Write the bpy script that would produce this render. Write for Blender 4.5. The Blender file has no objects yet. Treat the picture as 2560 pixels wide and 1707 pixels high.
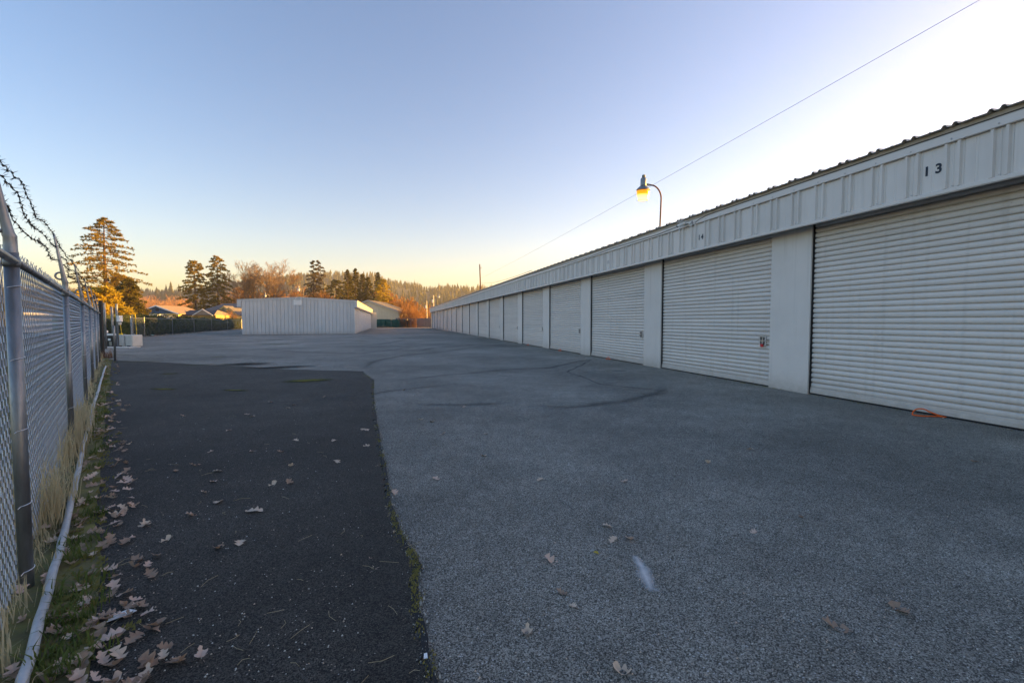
import bpy, math, random
from mathutils import Vector, Matrix

sc = bpy.context.scene
col = sc.collection
rad = math.radians

# ------------------------------------------------------------------ camera
CAM_H = 1.3
PITCH = math.atan((853.5 - 803.0) / 1138.0)
cam_d = bpy.data.cameras.new('camera')
cam_d.sensor_width = 36.0
cam_d.lens = 16.0
cam_d.clip_start = 0.02
cam_d.clip_end = 12000
cam = bpy.data.objects.new('camera', cam_d)
col.objects.link(cam)
cam.location = (0, 0, CAM_H)
cam.rotation_euler = (math.pi / 2 - PITCH, 0, 0)
sc.camera = cam

# ------------------------------------------------------------------ sky, sun, exposure
SUN_AZ = rad(74.0)      # clockwise from +Y (straight ahead), towards +X
SUN_EL = rad(5.3)
w = bpy.data.worlds.new('World')
sc.world = w
w.use_nodes = True
nt = w.node_tree
nt.nodes.clear()
sky = nt.nodes.new('ShaderNodeTexSky')
sky.sky_type = 'NISHITA'
sky.sun_disc = False
sky.sun_elevation = SUN_EL
sky.sun_rotation = SUN_AZ
sky.altitude = 100
sky.air_density = 1.0
sky.dust_density = 1.25
sky.ozone_density = 1.5
bg = nt.nodes.new('ShaderNodeBackground')
bg.inputs['Strength'].default_value = 0.09
wo = nt.nodes.new('ShaderNodeOutputWorld')
tint = nt.nodes.new('ShaderNodeMix'); tint.data_type = 'RGBA'; tint.blend_type = 'MULTIPLY'
tint.inputs[0].default_value = 1.0
tint.inputs[7].default_value = (1.07, .925, 1.05, 1)      # camera white balance
hs = nt.nodes.new('ShaderNodeHueSaturation'); hs.inputs['Saturation'].default_value = 1.22
nt.links.new(sky.outputs[0], hs.inputs['Color'])
nt.links.new(hs.outputs[0], tint.inputs[6])
nt.links.new(tint.outputs[2], bg.inputs[0])
nt.links.new(bg.outputs[0], wo.inputs[0])

sun_d = bpy.data.lights.new('sun', 'SUN')
sun_d.energy = 5.0
sun_d.angle = rad(0.6)
sun_d.color = (1.0, 0.52, 0.09)
sun = bpy.data.objects.new('sun', sun_d)
col.objects.link(sun)
SUN_V = Vector((math.sin(SUN_AZ) * math.cos(SUN_EL), math.cos(SUN_AZ) * math.cos(SUN_EL), math.sin(SUN_EL)))
sun.rotation_euler = (-SUN_V).to_track_quat('-Z', 'Y').to_euler()
sun.location = (60, 20, 30)

vs = sc.view_settings
vs.view_transform = 'Standard'
vs.look = 'None'
vs.gamma = 1.0
vs.exposure = 2.42
vs.use_curve_mapping = False
sc.cycles.use_denoising = True
sc.cycles.max_bounces = 6
sc.cycles.diffuse_bounces = 3
sc.cycles.transparent_max_bounces = 12
sc.cycles.volume_bounces = 0

# ------------------------------------------------------------------ helpers
F = 1138.0
def ray(px, py):
    x = (px - 1280) / F
    u = -(py - 853.5) / F
    c, s = math.cos(PITCH), math.sin(PITCH)
    return x, c + u * s, -s + u * c
def G(px, py, z=0.0):                       # point of the ground seen there
    d = ray(px, py)
    t = (z - CAM_H) / d[2]
    return Vector((d[0] * t, d[1] * t, z))
def at(px, py, Y):                          # point at distance Y ahead
    d = ray(px, py)
    t = Y / d[1]
    return Vector((d[0] * t, Y, CAM_H + d[2] * t))

class MB:
    def __init__(s):
        s.v = []; s.f = []; s.mi = []
        s.cur = 0
    def add(s, vs_, fs):
        o = len(s.v)
        s.v.extend(vs_)
        for f in fs:
            s.f.append(tuple(i + o for i in f)); s.mi.append(s.cur)
        return s
    def box(s, x0, x1, y0, y1, z0, z1):
        v = [(x0,y0,z0),(x1,y0,z0),(x1,y1,z0),(x0,y1,z0),(x0,y0,z1),(x1,y0,z1),(x1,y1,z1),(x0,y1,z1)]
        return s.add(v, [(0,3,2,1),(4,5,6,7),(0,1,5,4),(1,2,6,5),(2,3,7,6),(3,0,4,7)])
    def bbox(s, x0, x1, y0, y1, z0, z1, b=0.01):
        # box with chamfered vertical and horizontal edges (octagonal in xz, inset ends)
        def ring(y, i):
            a, c, d, e = x0 + i, x1 - i, z0 + i, z1 - i
            return [(a+b,y,d),(c-b,y,d),(c,y,d+b),(c,y,e-b),(c-b,y,e),(a+b,y,e),(a,y,e-b),(a,y,d+b)]
        v = ring(y0, b) + ring(y0 + b, 0) + ring(y1 - b, 0) + ring(y1, b)
        f = [tuple(range(8)), tuple(range(31, 23, -1))]
        for k in range(3):
            for i in range(8):
                j = (i + 1) % 8
                f.append((k*8+i, (k+1)*8+i, (k+1)*8+j, k*8+j))
        return s.add(v, f)
    def tube(s, pts, r, n=6, cap=True, closed=False):
        pts = [Vector(p) for p in pts]
        m = len(pts)
        rs = r if isinstance(r, (list, tuple)) else [r] * m
        vv = []
        prev = None
        for i, p in enumerate(pts):
            if closed:
                d = pts[(i+1) % m] - pts[i-1]
            else:
                d = pts[min(i+1, m-1)] - pts[max(i-1, 0)]
            if d.length < 1e-9: d = Vector((0,0,1))
            d.normalize()
            if prev is None:
                a = Vector((0,0,1)) if abs(d.z) < .9 else Vector((1,0,0))
                a = (a - d * a.dot(d)).normalized()
            else:
                a = prev - d * prev.dot(d)
                a = a.normalized() if a.length > 1e-6 else d.orthogonal().normalized()
            prev = a
            b = d.cross(a)
            for k in range(n):
                t = 2 * math.pi * k / n
                q = p + (a * math.cos(t) + b * math.sin(t)) * rs[i]
                vv.append((q.x, q.y, q.z))
        ff = []
        for i in range(m if closed else m - 1):
            i2 = (i + 1) % m
            for k in range(n):
                k2 = (k + 1) % n
                ff.append((i*n+k, i*n+k2, i2*n+k2, i2*n+k))
        if cap and not closed:
            ff.append(tuple(range(n-1, -1, -1)))
            ff.append(tuple((m-1)*n+k for k in range(n)))
        return s.add(vv, ff)
    def lathe(s, prof, n=16, cx=0, cy=0):
        vv = []
        for r, z in prof:
            for k in range(n):
                t = 2 * math.pi * k / n
                vv.append((cx + r * math.cos(t), cy + r * math.sin(t), z))
        ff = []
        for i in range(len(prof) - 1):
            for k in range(n):
                k2 = (k + 1) % n
                ff.append((i*n+k, i*n+k2, (i+1)*n+k2, (i+1)*n+k))
        ff.append(tuple(range(n-1, -1, -1)))
        ff.append(tuple((len(prof)-1)*n+k for k in range(n)))
        return s.add(vv, ff)
    def prism(s, poly, x0, x1, axis='x'):
        # polygon extruded along one axis; poly in the other two coordinates
        n = len(poly)
        def P(a, t):
            if axis == 'x': return (t, a[0], a[1])
            if axis == 'y': return (a[0], t, a[1])
            return (a[0], a[1], t)
        v = [P(a, x0) for a in poly] + [P(a, x1) for a in poly]
        f = [tuple(range(n-1, -1, -1)), tuple(range(n, 2*n))]
        for i in range(n):
            j = (i + 1) % n
            f.append((i, j, n+j, n+i))
        return s.add(v, f)
    def mesh(s, name, mats, smooth=False):
        me = bpy.data.meshes.new(name)
        me.from_pydata([tuple(p) for p in s.v], [], s.f)
        for m in (mats if isinstance(mats, (list, tuple)) else [mats]):
            me.materials.append(m)
        if any(s.mi):
            me.polygons.foreach_set('material_index', s.mi)
        if smooth:
            me.polygons.foreach_set('use_smooth', [True] * len(me.polygons))
        me.update()
        return me
    def build(s, name, mats, parent=None, smooth=False, loc=None, rz=0, fix=False):
        me = s.mesh(name, mats, smooth)
        if fix:
            import bmesh
            bm = bmesh.new(); bm.from_mesh(me)
            bmesh.ops.recalc_face_normals(bm, faces=bm.faces)
            bm.to_mesh(me); bm.free()
        return link(name, me, parent, loc, rz)

def link(name, me, parent=None, loc=None, rz=0):
    o = bpy.data.objects.new(name, me)
    col.objects.link(o)
    if parent is not None: o.parent = parent
    if loc is not None: o.location = loc
    if rz: o.rotation_euler = (0, 0, rz)
    return o
def tag(o, label, cat, group=None):
    o['label'] = label; o['category'] = cat
    if group: o['group'] = group
    return o
def thing(name, label, cat, loc=(0,0,0), rz=0, group=None):
    o = bpy.data.objects.new(name, None)
    o.empty_display_size = .2
    col.objects.link(o)
    o.location = loc; o.rotation_euler = (0, 0, rz)
    return tag(o, label, cat, group)
def structure(o):
    o['kind'] = 'structure'; return o
def stuff(o):
    o['kind'] = 'stuff'; return o
def copy_tree(o, parent=None):
    c = o.copy(); col.objects.link(c); c.parent = parent
    for ch in list(o.children): copy_tree(ch, c)
    return c

# ------------------------------------------------------------------ materials
def mat(name, c, rough=.6, metal=0.0, var=.12, scale=3.0, bump=0.0, bscale=60.0, c2=None, spec=.5, detail=4, aniso=None, grime=0.0):
    m = bpy.data.materials.new(name)
    m.use_nodes = True
    t = m.node_tree; n = t.nodes; l = t.links
    b = n['Principled BSDF']
    b.inputs['Roughness'].default_value = rough
    b.inputs['Metallic'].default_value = metal
    b.inputs['Specular IOR Level'].default_value = spec
    g = n.new('ShaderNodeNewGeometry')
    vec = g.outputs['Position']
    if aniso:
        mp = n.new('ShaderNodeMapping'); mp.inputs['Scale'].default_value = aniso
        l.new(vec, mp.inputs['Vector']); vec = mp.outputs[0]
    nz = n.new('ShaderNodeTexNoise')
    nz.inputs['Scale'].default_value = scale
    nz.inputs['Detail'].default_value = detail
    nz.inputs['Roughness'].default_value = .65
    l.new(vec, nz.inputs['Vector'])
    rp = n.new('ShaderNodeValToRGB')
    rp.color_ramp.elements[0].position = .3
    rp.color_ramp.elements[1].position = .7
    a = c2 if c2 else tuple(min(1, x * (1 + var)) for x in c)
    d = c if c2 else tuple(x * (1 - var) for x in c)
    rp.color_ramp.elements[0].color = (*d, 1)
    rp.color_ramp.elements[1].color = (*a, 1)
    l.new(nz.outputs['Fac'], rp.inputs[0])
    out = rp.outputs[0]
    def mixc(f, a_, c_, bt='MIX'):
        x = n.new('ShaderNodeMix'); x.data_type = 'RGBA'; x.blend_type = bt
        if isinstance(f, float): x.inputs[0].default_value = f
        else: l.new(f, x.inputs[0])
        l.new(a_, x.inputs[6])
        if isinstance(c_, tuple): x.inputs[7].default_value = (*c_, 1)
        else: l.new(c_, x.inputs[7])
        return x.outputs[2]
    def mth(op, a_, b_):
        x = n.new('ShaderNodeMath'); x.operation = op; x.use_clamp = True
        for i_, q in enumerate((a_, b_)):
            if isinstance(q, (int, float)): x.inputs[i_].default_value = q
            else: l.new(q, x.inputs[i_])
        return x.outputs[0]
    if grime:
        # splashed dirt near the ground, drip streaks and small chips: wear with a shape of its own
        sp = n.new('ShaderNodeSeparateXYZ'); l.new(g.outputs['Position'], sp.inputs[0])
        mr = n.new('ShaderNodeMapRange'); mr.inputs[1].default_value = .55; mr.inputs[2].default_value = .0
        l.new(sp.outputs['Z'], mr.inputs[0])
        na = n.new('ShaderNodeTexNoise'); na.inputs['Scale'].default_value = 7; na.inputs['Detail'].default_value = 6; na.inputs['Roughness'].default_value = .7
        l.new(g.outputs['Position'], na.inputs['Vector'])
        pw = mth('POWER', mr.outputs[0], 2.2)
        out = mixc(mth('MULTIPLY', mth('MULTIPLY', pw, na.outputs['Fac']), grime), out, (.24,.20,.15))
        mp2 = n.new('ShaderNodeMapping'); mp2.inputs['Scale'].default_value = (5, 5, .22)
        l.new(g.outputs['Position'], mp2.inputs['Vector'])
        ns = n.new('ShaderNodeTexNoise'); ns.inputs['Scale'].default_value = 2.2; ns.inputs['Detail'].default_value = 6
        l.new(mp2.outputs[0], ns.inputs['Vector'])
        mr2 = n.new('ShaderNodeMapRange'); mr2.inputs[1].default_value = .56; mr2.inputs[2].default_value = .8
        l.new(ns.outputs['Fac'], mr2.inputs[0])
        out = mixc(mth('MULTIPLY', mr2.outputs[0], .35 * grime), out, (.36,.33,.29))
        nc = n.new('ShaderNodeTexNoise'); nc.inputs['Scale'].default_value = 26; nc.inputs['Detail'].default_value = 3
        l.new(g.outputs['Position'], nc.inputs['Vector'])
        mr3 = n.new('ShaderNodeMapRange'); mr3.inputs[1].default_value = .735; mr3.inputs[2].default_value = .76
        l.new(nc.outputs['Fac'], mr3.inputs[0])
        out = mixc(mth('MULTIPLY', mr3.outputs[0], .6 * grime), out, (.30,.25,.20))
        oi = n.new('ShaderNodeObjectInfo')
        mr4 = n.new('ShaderNodeMapRange'); mr4.inputs[3].default_value = .95; mr4.inputs[4].default_value = 1.04; mr4.clamp = False
        l.new(oi.outputs['Random'], mr4.inputs[0])
        cc = n.new('ShaderNodeCombineColor')
        for q in range(3): l.new(mr4.outputs[0], cc.inputs[q])
        out = mixc(1.0, out, cc.outputs[0], 'MULTIPLY')
    l.new(out, b.inputs['Base Color'])
    if bump:
        n2 = n.new('ShaderNodeTexNoise'); n2.inputs['Scale'].default_value = bscale; n2.inputs['Detail'].default_value = 3
        l.new(vec, n2.inputs['Vector'])
        bp = n.new('ShaderNodeBump'); bp.inputs['Strength'].default_value = bump; bp.inputs['Distance'].default_value = .01
        l.new(n2.outputs['Fac'], bp.inputs['Height']); l.new(bp.outputs[0], b.inputs['Normal'])
    return m

def foliage(name, c, c2, scale=1.2, trans=.25):
    m = mat(name, c, rough=.75, c2=c2, scale=scale, spec=.15, detail=5)
    n = m.node_tree.nodes; l = m.node_tree.links
    b = n['Principled BSDF']
    tr = n.new('ShaderNodeBsdfTranslucent')
    src = b.inputs['Base Color'].links[0].from_socket
    l.new(src, tr.inputs['Color'])
    mx = n.new('ShaderNodeMixShader'); mx.inputs[0].default_value = trans
    l.new(b.outputs[0], mx.inputs[1]); l.new(tr.outputs[0], mx.inputs[2])
    l.new(mx.outputs[0], n['Material Output'].inputs['Surface'])
    return m

def asphalt(name, base, light, speck_amt, mottle, rough=.85, worn=(.0,.0,.0)):
    m = bpy.data.materials.new(name); m.use_nodes = True
    t = m.node_tree; n = t.nodes; l = t.links
    b = n['Principled BSDF']
    b.inputs['Roughness'].default_value = rough
    b.inputs['Specular IOR Level'].default_value = .35
    g = n.new('ShaderNodeNewGeometry')
    P = g.outputs['Position']
    def noise(sc_, det=4, ro=.6):
        x = n.new('ShaderNodeTexNoise'); x.inputs['Scale'].default_value = sc_
        x.inputs['Detail'].default_value = det; x.inputs['Roughness'].default_value = ro
        l.new(P, x.inputs['Vector']); return x.outputs['Fac']
    def ramp(f, p0, p1, c0, c1):
        r = n.new('ShaderNodeValToRGB')
        r.color_ramp.elements[0].position = p0; r.color_ramp.elements[1].position = p1
        r.color_ramp.elements[0].color = (*c0, 1); r.color_ramp.elements[1].color = (*c1, 1)
        l.new(f, r.inputs[0]); return r.outputs[0]
    def mix(f, a, c, bt='MIX'):
        x = n.new('ShaderNodeMix'); x.data_type = 'RGBA'; x.blend_type = bt
        if isinstance(f, float): x.inputs[0].default_value = f
        else: l.new(f, x.inputs[0])
        for s_, v in ((6, a), (7, c)):
            if isinstance(v, tuple): x.inputs[s_].default_value = (*v, 1)
            else: l.new(v, x.inputs[s_])
        return x.outputs[2]
    vo = n.new('ShaderNodeTexVoronoi'); vo.inputs['Scale'].default_value = 210
    l.new(P, vo.inputs['Vector'])
    sep = n.new('ShaderNodeSeparateColor'); l.new(vo.outputs['Color'], sep.inputs[0])
    chip = ramp(sep.outputs[0], .2, 1.0, tuple(x*.45 for x in base), light)
    # larger lighter aggregate and pale specks
    v2 = n.new('ShaderNodeTexVoronoi'); v2.inputs['Scale'].default_value = 105
    l.new(P, v2.inputs['Vector'])
    s2 = n.new('ShaderNodeSeparateColor'); l.new(v2.outputs['Color'], s2.inputs[0])
    spk = ramp(s2.outputs[1], 1 - speck_amt, 1 - speck_amt * .6, (0,0,0), (1,1,1))
    core = ramp(v2.outputs['Distance'], .25, .45, (1,1,1), (0,0,0))
    spk = mix(1.0, spk, core, 'MULTIPLY')
    tint = ramp(s2.outputs[2], .3, .7, (.44,.35,.26), (.66,.66,.65))
    c = mix(spk, chip, tint)
    # mottling at several sizes: worn, oily, damp
    m1 = ramp(noise(.35, 5, .6), .32, .68, (1-mottle,)*3, (1+mottle*.8,)*3)
    c = mix(1.0, c, m1, 'MULTIPLY')
    m0 = ramp(noise(.09, 4, .55), .35, .65, (1-mottle*1.1,)*3, (1+mottle*.6,)*3)
    c = mix(1.0, c, m0, 'MULTIPLY')
    m2 = ramp(noise(2.2, 5, .65), .3, .7, (1-mottle*.7,)*3, (1+mottle*.5,)*3)
    c = mix(1.0, c, m2, 'MULTIPLY')
    m3 = ramp(noise(9, 5, .7), .3, .7, (.84,.84,.84), (1.14,1.14,1.14))
    c = mix(1.0, c, m3, 'MULTIPLY')
    l.new(c, b.inputs['Base Color'])
    bp = n.new('ShaderNodeBump'); bp.inputs['Strength'].default_value = .6; bp.inputs['Distance'].default_value = .003
    ad = n.new('ShaderNodeMath'); ad.operation = 'SUBTRACT'
    l.new(noise(170, 2), ad.inputs[0]); l.new(vo.outputs['Distance'], ad.inputs[1])
    l.new(ad.outputs[0], bp.inputs['Height']); l.new(bp.outputs[0], b.inputs['Normal'])
    return m

def decal(name, c, rough, scale, lo, hi, fine=80.0):
    # a thin worn film: opaque where noise + the mark's own shape (vertex weight) is high
    m = bpy.data.materials.new(name); m.use_nodes = True
    t = m.node_tree; n = t.nodes; l = t.links
    b = n['Principled BSDF']
    b.inputs['Base Color'].default_value = (*c, 1); b.inputs['Roughness'].default_value = rough; b.inputs['Specular IOR Level'].default_value = .1
    g = n.new('ShaderNodeNewGeometry')
    at_ = n.new('ShaderNodeAttribute'); at_.attribute_name = 'weight'
    nz = n.new('ShaderNodeTexNoise'); nz.inputs['Scale'].default_value = scale; nz.inputs['Detail'].default_value = 6
    n2 = n.new('ShaderNodeTexNoise'); n2.inputs['Scale'].default_value = fine; n2.inputs['Detail'].default_value = 2
    l.new(g.outputs['Position'], nz.inputs['Vector']); l.new(g.outputs['Position'], n2.inputs['Vector'])
    a = n.new('ShaderNodeMath'); a.operation = 'ADD'; l.new(nz.outputs['Fac'], a.inputs[0]); l.new(n2.outputs['Fac'], a.inputs[1])
    a2 = n.new('ShaderNodeMath'); a2.operation = 'MULTIPLY'; a2.inputs[1].default_value = .5; l.new(a.outputs[0], a2.inputs[0])
    a3 = n.new('ShaderNodeMath'); a3.operation = 'ADD'; l.new(a2.outputs[0], a3.inputs[0]); l.new(at_.outputs['Fac'], a3.inputs[1])
    mr = n.new('ShaderNodeMapRange'); mr.inputs[1].default_value = lo; mr.inputs[2].default_value = hi
    l.new(a3.outputs[0], mr.inputs[0])
    tr = n.new('ShaderNodeBsdfTransparent'); mx = n.new('ShaderNodeMixShader')
    l.new(mr.outputs[0], mx.inputs[0]); l.new(tr.outputs[0], mx.inputs[1]); l.new(b.outputs[0], mx.inputs[2])
    l.new(mx.outputs[0], n['Material Output'].inputs['Surface'])
    return m

M = {}
M['asphalt'] = asphalt('asphalt_worn_grey', (.165,.155,.125), (.50,.475,.41), .13, .26)
M['asphalt_dark'] = asphalt('asphalt_dark', (.028,.0255,.021), (.13,.117,.098), .03, .32)
M['soil'] = mat('soil_and_grass', (.06,.055,.025), .95, c2=(.075,.09,.03), scale=1.5, bump=.6, bscale=30)
M['verge'] = mat('mossy_verge', (.10,.08,.05), .95, c2=(.20,.19,.045), scale=4, bump=.8, bscale=60)
M['white'] = mat('white_painted_steel', (.68,.645,.605), .45, var=.04, scale=1.3, spec=.35, grime=.6)
M['door'] = mat('roller_door_paint', (.68,.645,.605), .42, var=.05, scale=1.1, spec=.4, aniso=(.5,.5,3), grime=1.0)
M['stucco'] = mat('smooth_white_pillar', (.68,.645,.605), .6, var=.05, scale=1.5, bump=.08, bscale=90, grime=1.0)
M['trim'] = mat('white_trim', (.68,.645,.605), .45, var=.03)
M['white2'] = mat('grey_white_steel', (.60,.58,.565), .5, var=.06, scale=.6, grime=.9)
M['beige'] = mat('beige_board', (.42,.36,.28), .7, var=.08, scale=4)
M['header'] = mat('shadow_brown_header', (.16,.12,.085), .85, var=.2, scale=3)  # dark brown holds the shade under the fascia
M['roof'] = mat('galvanized_roof', (.50,.47,.43), .55, .3, var=.15, scale=3)
M['dark'] = mat('dark_gap', (.02,.02,.022), .9)
M['galv'] = mat('galvanized_steel', (.23,.24,.25), .42, .7, var=.4, scale=10, aniso=(1,1,.25))
M['wire'] = mat('galvanized_wire', (.42,.44,.47), .5, .6, var=.15, scale=20)
M['tie'] = mat('bright_tie_wire', (.62,.63,.64), .4, .5, var=.1)
M['barb'] = mat('weathered_barbed_wire', (.045,.04,.038), .7, .4, var=.3, scale=30)
M['pipe'] = mat('weathered_white_pipe', (.42,.43,.44), .5, var=.2, scale=9, bump=.1)
M['black'] = mat('black_paint', (.008,.008,.009), .6)
M['number'] = mat('dark_blue_grey_number', (.022,.032,.05), .7, var=.1)
M['number_faded'] = mat('faded_number', (.30,.30,.32), .7, var=.1)
M['orange'] = mat('orange_cord', (.85,.13,.01), .6, var=.1)
M['red'] = mat('red_padlock', (.55,.015,.025), .35)
M['steel'] = mat('latch_steel', (.45,.45,.45), .35, .8, var=.2, scale=40)
M['rust'] = mat('rusty_pipe', (.16,.085,.05), .75, .2, c2=(.23,.15,.10), scale=9)
M['lamp_metal'] = mat('lamp_housing', (.24,.26,.29), .45, .5, var=.15, scale=8)
M['lamp_cell'] = mat('photocell_cap', (.28,.26,.20), .7)
M['cable'] = mat('black_cable', (.012,.012,.013), .6)
M['cam_white'] = mat('white_plastic', (.85,.84,.82), .4, var=.03)
M['lens'] = mat('camera_lens', (.01,.01,.012), .1)
M['concrete'] = mat('white_concrete_block', (.52,.51,.46), .85, c2=(.62,.61,.57), scale=5, bump=.2, bscale=40)
M['yellow'] = mat('yellow_paint', (.75,.50,.01), .55, var=.06)
M['brown'] = mat('brown_post', (.13,.06,.035), .8, var=.25, scale=10)
M['teal'] = mat('teal_paint', (.16,.42,.40), .5, var=.1)
M['cream'] = mat('cream_siding', (.82,.64,.41), .7, var=.06, scale=1)
M['cream_trim'] = mat('cream_trim', (.62,.58,.50), .6, var=.05)
M['tarp'] = mat('green_screen', (.008,.055,.036), .75, c2=(.014,.085,.055), scale=1.2, bump=.3, bscale=6)
M['plank'] = mat('grey_weathered_wood', (.14,.12,.115), .9, c2=(.24,.21,.20), scale=6, bump=.3, bscale=30, aniso=(2,2,.3))
M['blue_siding'] = mat('blue_siding', (.035,.085,.15), .7, var=.1, aniso=(.3,.3,6))
M['sun_yellow_siding'] = mat('sun_yellow_siding', (.62,.46,.16), .7, var=.08)  # yellow sunlight on the walls is put into this colour
M['tan_siding'] = mat('tan_siding', (.42,.30,.20), .75, var=.1)
M['grey_siding'] = mat('dark_blue_grey_siding', (.04,.05,.07), .75, var=.12)
M['shingle'] = mat('tan_shingles', (.30,.22,.15), .9, var=.15, scale=3, bump=.3, bscale=12)
M['shingle_grey'] = mat('grey_shingles', (.15,.135,.13), .9, var=.15, scale=3, bump=.3, bscale=12)
M['shingle_navy'] = mat('navy_shingles', (.035,.045,.065), .9, var=.2, scale=3, bump=.3, bscale=12)
M['glass'] = mat('window_glass', (.02,.025,.03), .08, spec=.8)
M['brick_wall'] = mat('brown_house_wall', (.26,.14,.09), .85, var=.15, scale=6)
M['bark'] = mat('pine_bark', (.13,.075,.045), .95, var=.3, scale=6, bump=.5, bscale=14)
M['bark_grey'] = mat('grey_brown_bark', (.16,.115,.075), .95, var=.25, scale=5, bump=.4, bscale=20)
M['twig'] = foliage('sunlit_orange_twigs', (.36,.19,.065), (.60,.34,.115), .4, .35)  # orange sun glow is put into the twig colour
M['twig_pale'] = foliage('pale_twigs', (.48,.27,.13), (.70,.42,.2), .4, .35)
M['twig_oak'] = foliage('oak_twigs', (.24,.16,.09), (.40,.27,.15), .4, .2)
M['pine'] = foliage('pine_needles', (.10,.088,.014), (.40,.27,.03), .9, .5)  # warm low sun is painted into the needle tones
M['pine_sunlit'] = foliage('sunlit_pine_needles', (.32,.25,.022), (.62,.46,.05), .8, .45)  # gold of the low sun is put into the base colour
M['fir'] = foliage('fir_needles', (.045,.052,.014), (.22,.17,.026), .7, .4)  # lighter tone carries golden sunlight
M['fir_grey'] = foliage('bluish_fir_needles', (.05,.045,.024), (.20,.14,.055), .7, .35)
M['hedge'] = foliage('juniper_hedge', (.040,.055,.020), (.14,.16,.06), 1.6, .3)
M['hedge_core'] = mat('hedge_inside', (.018,.024,.010), 1.0, var=.4, scale=4)
M['forest'] = foliage('far_forest', (.032,.042,.016), (.15,.13,.032), .02, .25)
M['hill'] = mat('hillside', (.05,.055,.03), 1.0, c2=(.11,.08,.04), scale=.02)
M['straw'] = foliage('dry_straw', (.42,.34,.19), (.62,.53,.34), 6, .35)
M['grass'] = foliage('green_grass', (.07,.105,.024), (.16,.19,.05), 5, .35)
M['moss'] = foliage('yellow_green_moss', (.15,.13,.03), (.28,.24,.07), 9, .1)
M['weed_red'] = foliage('reddish_weeds', (.16,.085,.05), (.28,.16,.09), 5, .2)
M['leaf_tan'] = foliage('dry_oak_leaf_tan', (.58,.44,.32), (.70,.57,.45), 25, .15)
M['leaf_pink'] = foliage('dry_oak_leaf_pinkish', (.58,.41,.32), (.70,.53,.43), 25, .15)
M['leaf_brown'] = foliage('dry_oak_leaf_brown', (.30,.20,.14), (.42,.31,.23), 25, .15)
M['leaf_yellow'] = foliage('yellowed_leaf', (.50,.38,.05), (.6,.46,.1), 25, .2)
M['crack'] = mat('tar_crack', (.012,.012,.013), .8, var=.4, scale=3)
M['spray'] = decal('white_spray_paint', (.72,.71,.70), .8, 22, .85, 1.7, 260)
M['damp'] = decal('damp_stain', (.014,.014,.013), .95, 1.6, .85, 1.6, 14)
M['mossfilm'] = decal('moss_film', (.12,.115,.02), .95, 3.0, .95, 1.35, 40)
M['dustfilm'] = decal('pale_dust', (.26,.26,.25), .95, 1.0, .9, 1.6, 20)
M['tyre'] = decal('tyre_scuff', (.045,.045,.044), .9, 2.0, .7, 3.0, 60)

def lamp_glass():
    m = bpy.data.materials.new('amber_lamp_glass'); m.use_nodes = True
    n = m.node_tree.nodes; l = m.node_tree.links
    b = n['Principled BSDF']
    b.inputs['Base Color'].default_value = (.8,.35,.03,1); b.inputs['Roughness'].default_value = .25
    tc = n.new('ShaderNodeTexCoord'); sp = n.new('ShaderNodeSeparateXYZ')
    l.new(tc.outputs['Object'], sp.inputs[0])
    r = n.new('ShaderNodeValToRGB')                    # the bulb glows low in the refractor
    mr = n.new('ShaderNodeMapRange'); mr.inputs[1].default_value = -.26; mr.inputs[2].default_value = 0.0
    l.new(sp.outputs['Z'], mr.inputs[0]); l.new(mr.outputs[0], r.inputs[0])
    e = r.color_ramp.elements
    e[0].position = .0; e[0].color = (1.0,.80,.35,1)
    e[1].position = .95; e[1].color = (.42,.12,.0,1)
    k = e.new(.42); k.color = (1.0,.70,.20,1)
    k = e.new(.60); k.color = (.62,.22,.0,1)
    l.new(r.outputs[0], b.inputs['Emission Color']); b.inputs['Emission Strength'].default_value = .42
    return m
M['lamp_glass'] = lamp_glass()
M['lamp_unlit'] = mat('white_lamp_glass', (.75,.72,.66), .3, var=.05)

# ================================================================== SETTING
R = random.Random(7)
# ground sheet to the horizon
g = MB(); g.add([(-6000,-1500,-.03),(6000,-1500,-.03),(6000,9000,-.03),(-6000,9000,-.03)], [(0,1,2,3)])
structure(g.build('ground', M['soil']))

def sheet(name, pts, z, m, kind='structure'):
    g = MB(); g.add([(p[0], p[1], z) for p in pts], [tuple(range(len(pts)))])
    o = g.build(name, m, fix=False)
    o['kind'] = kind
    return o

FA = Vector((-2.35, 2.15, 0)); FD = Vector((-.876, 1, 0))       # fence line
def fence_pt(Y, off=0.0):                                        # off > 0: towards the yard
    p = FA + FD * (Y - FA.y)
    n = Vector((1, .876, 0)).normalized()
    return p + n * off
UX, UY = -.2547, .9670                                           # along the long building, away
BO = Vector((5.28, 8.09, 0))
def wall_pt(s, out=0.0, z=0.0):
    return Vector((BO.x + UX*s - UY*out, BO.y + UY*s + UX*out, z))

# the asphalt lot
lot = [fence_pt(-6, .32), wall_pt(-14, -.5), wall_pt(95, -.5), (-34, 97, 0), (-49.5, 92, 0), (-46.0, 78, 0), (-39.2, 59.6, 0),
       (-34.0, 46.5, 0), (-31.0, 38.5, 0), (-30, 34, 0), (-24.5, 27.5, 0), fence_pt(20, -1.0), fence_pt(16.2, .2), fence_pt(9, .32)]
sheet('asphalt_lot', [(p[0], p[1]) for p in lot], 0.0, M['asphalt'])

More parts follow.
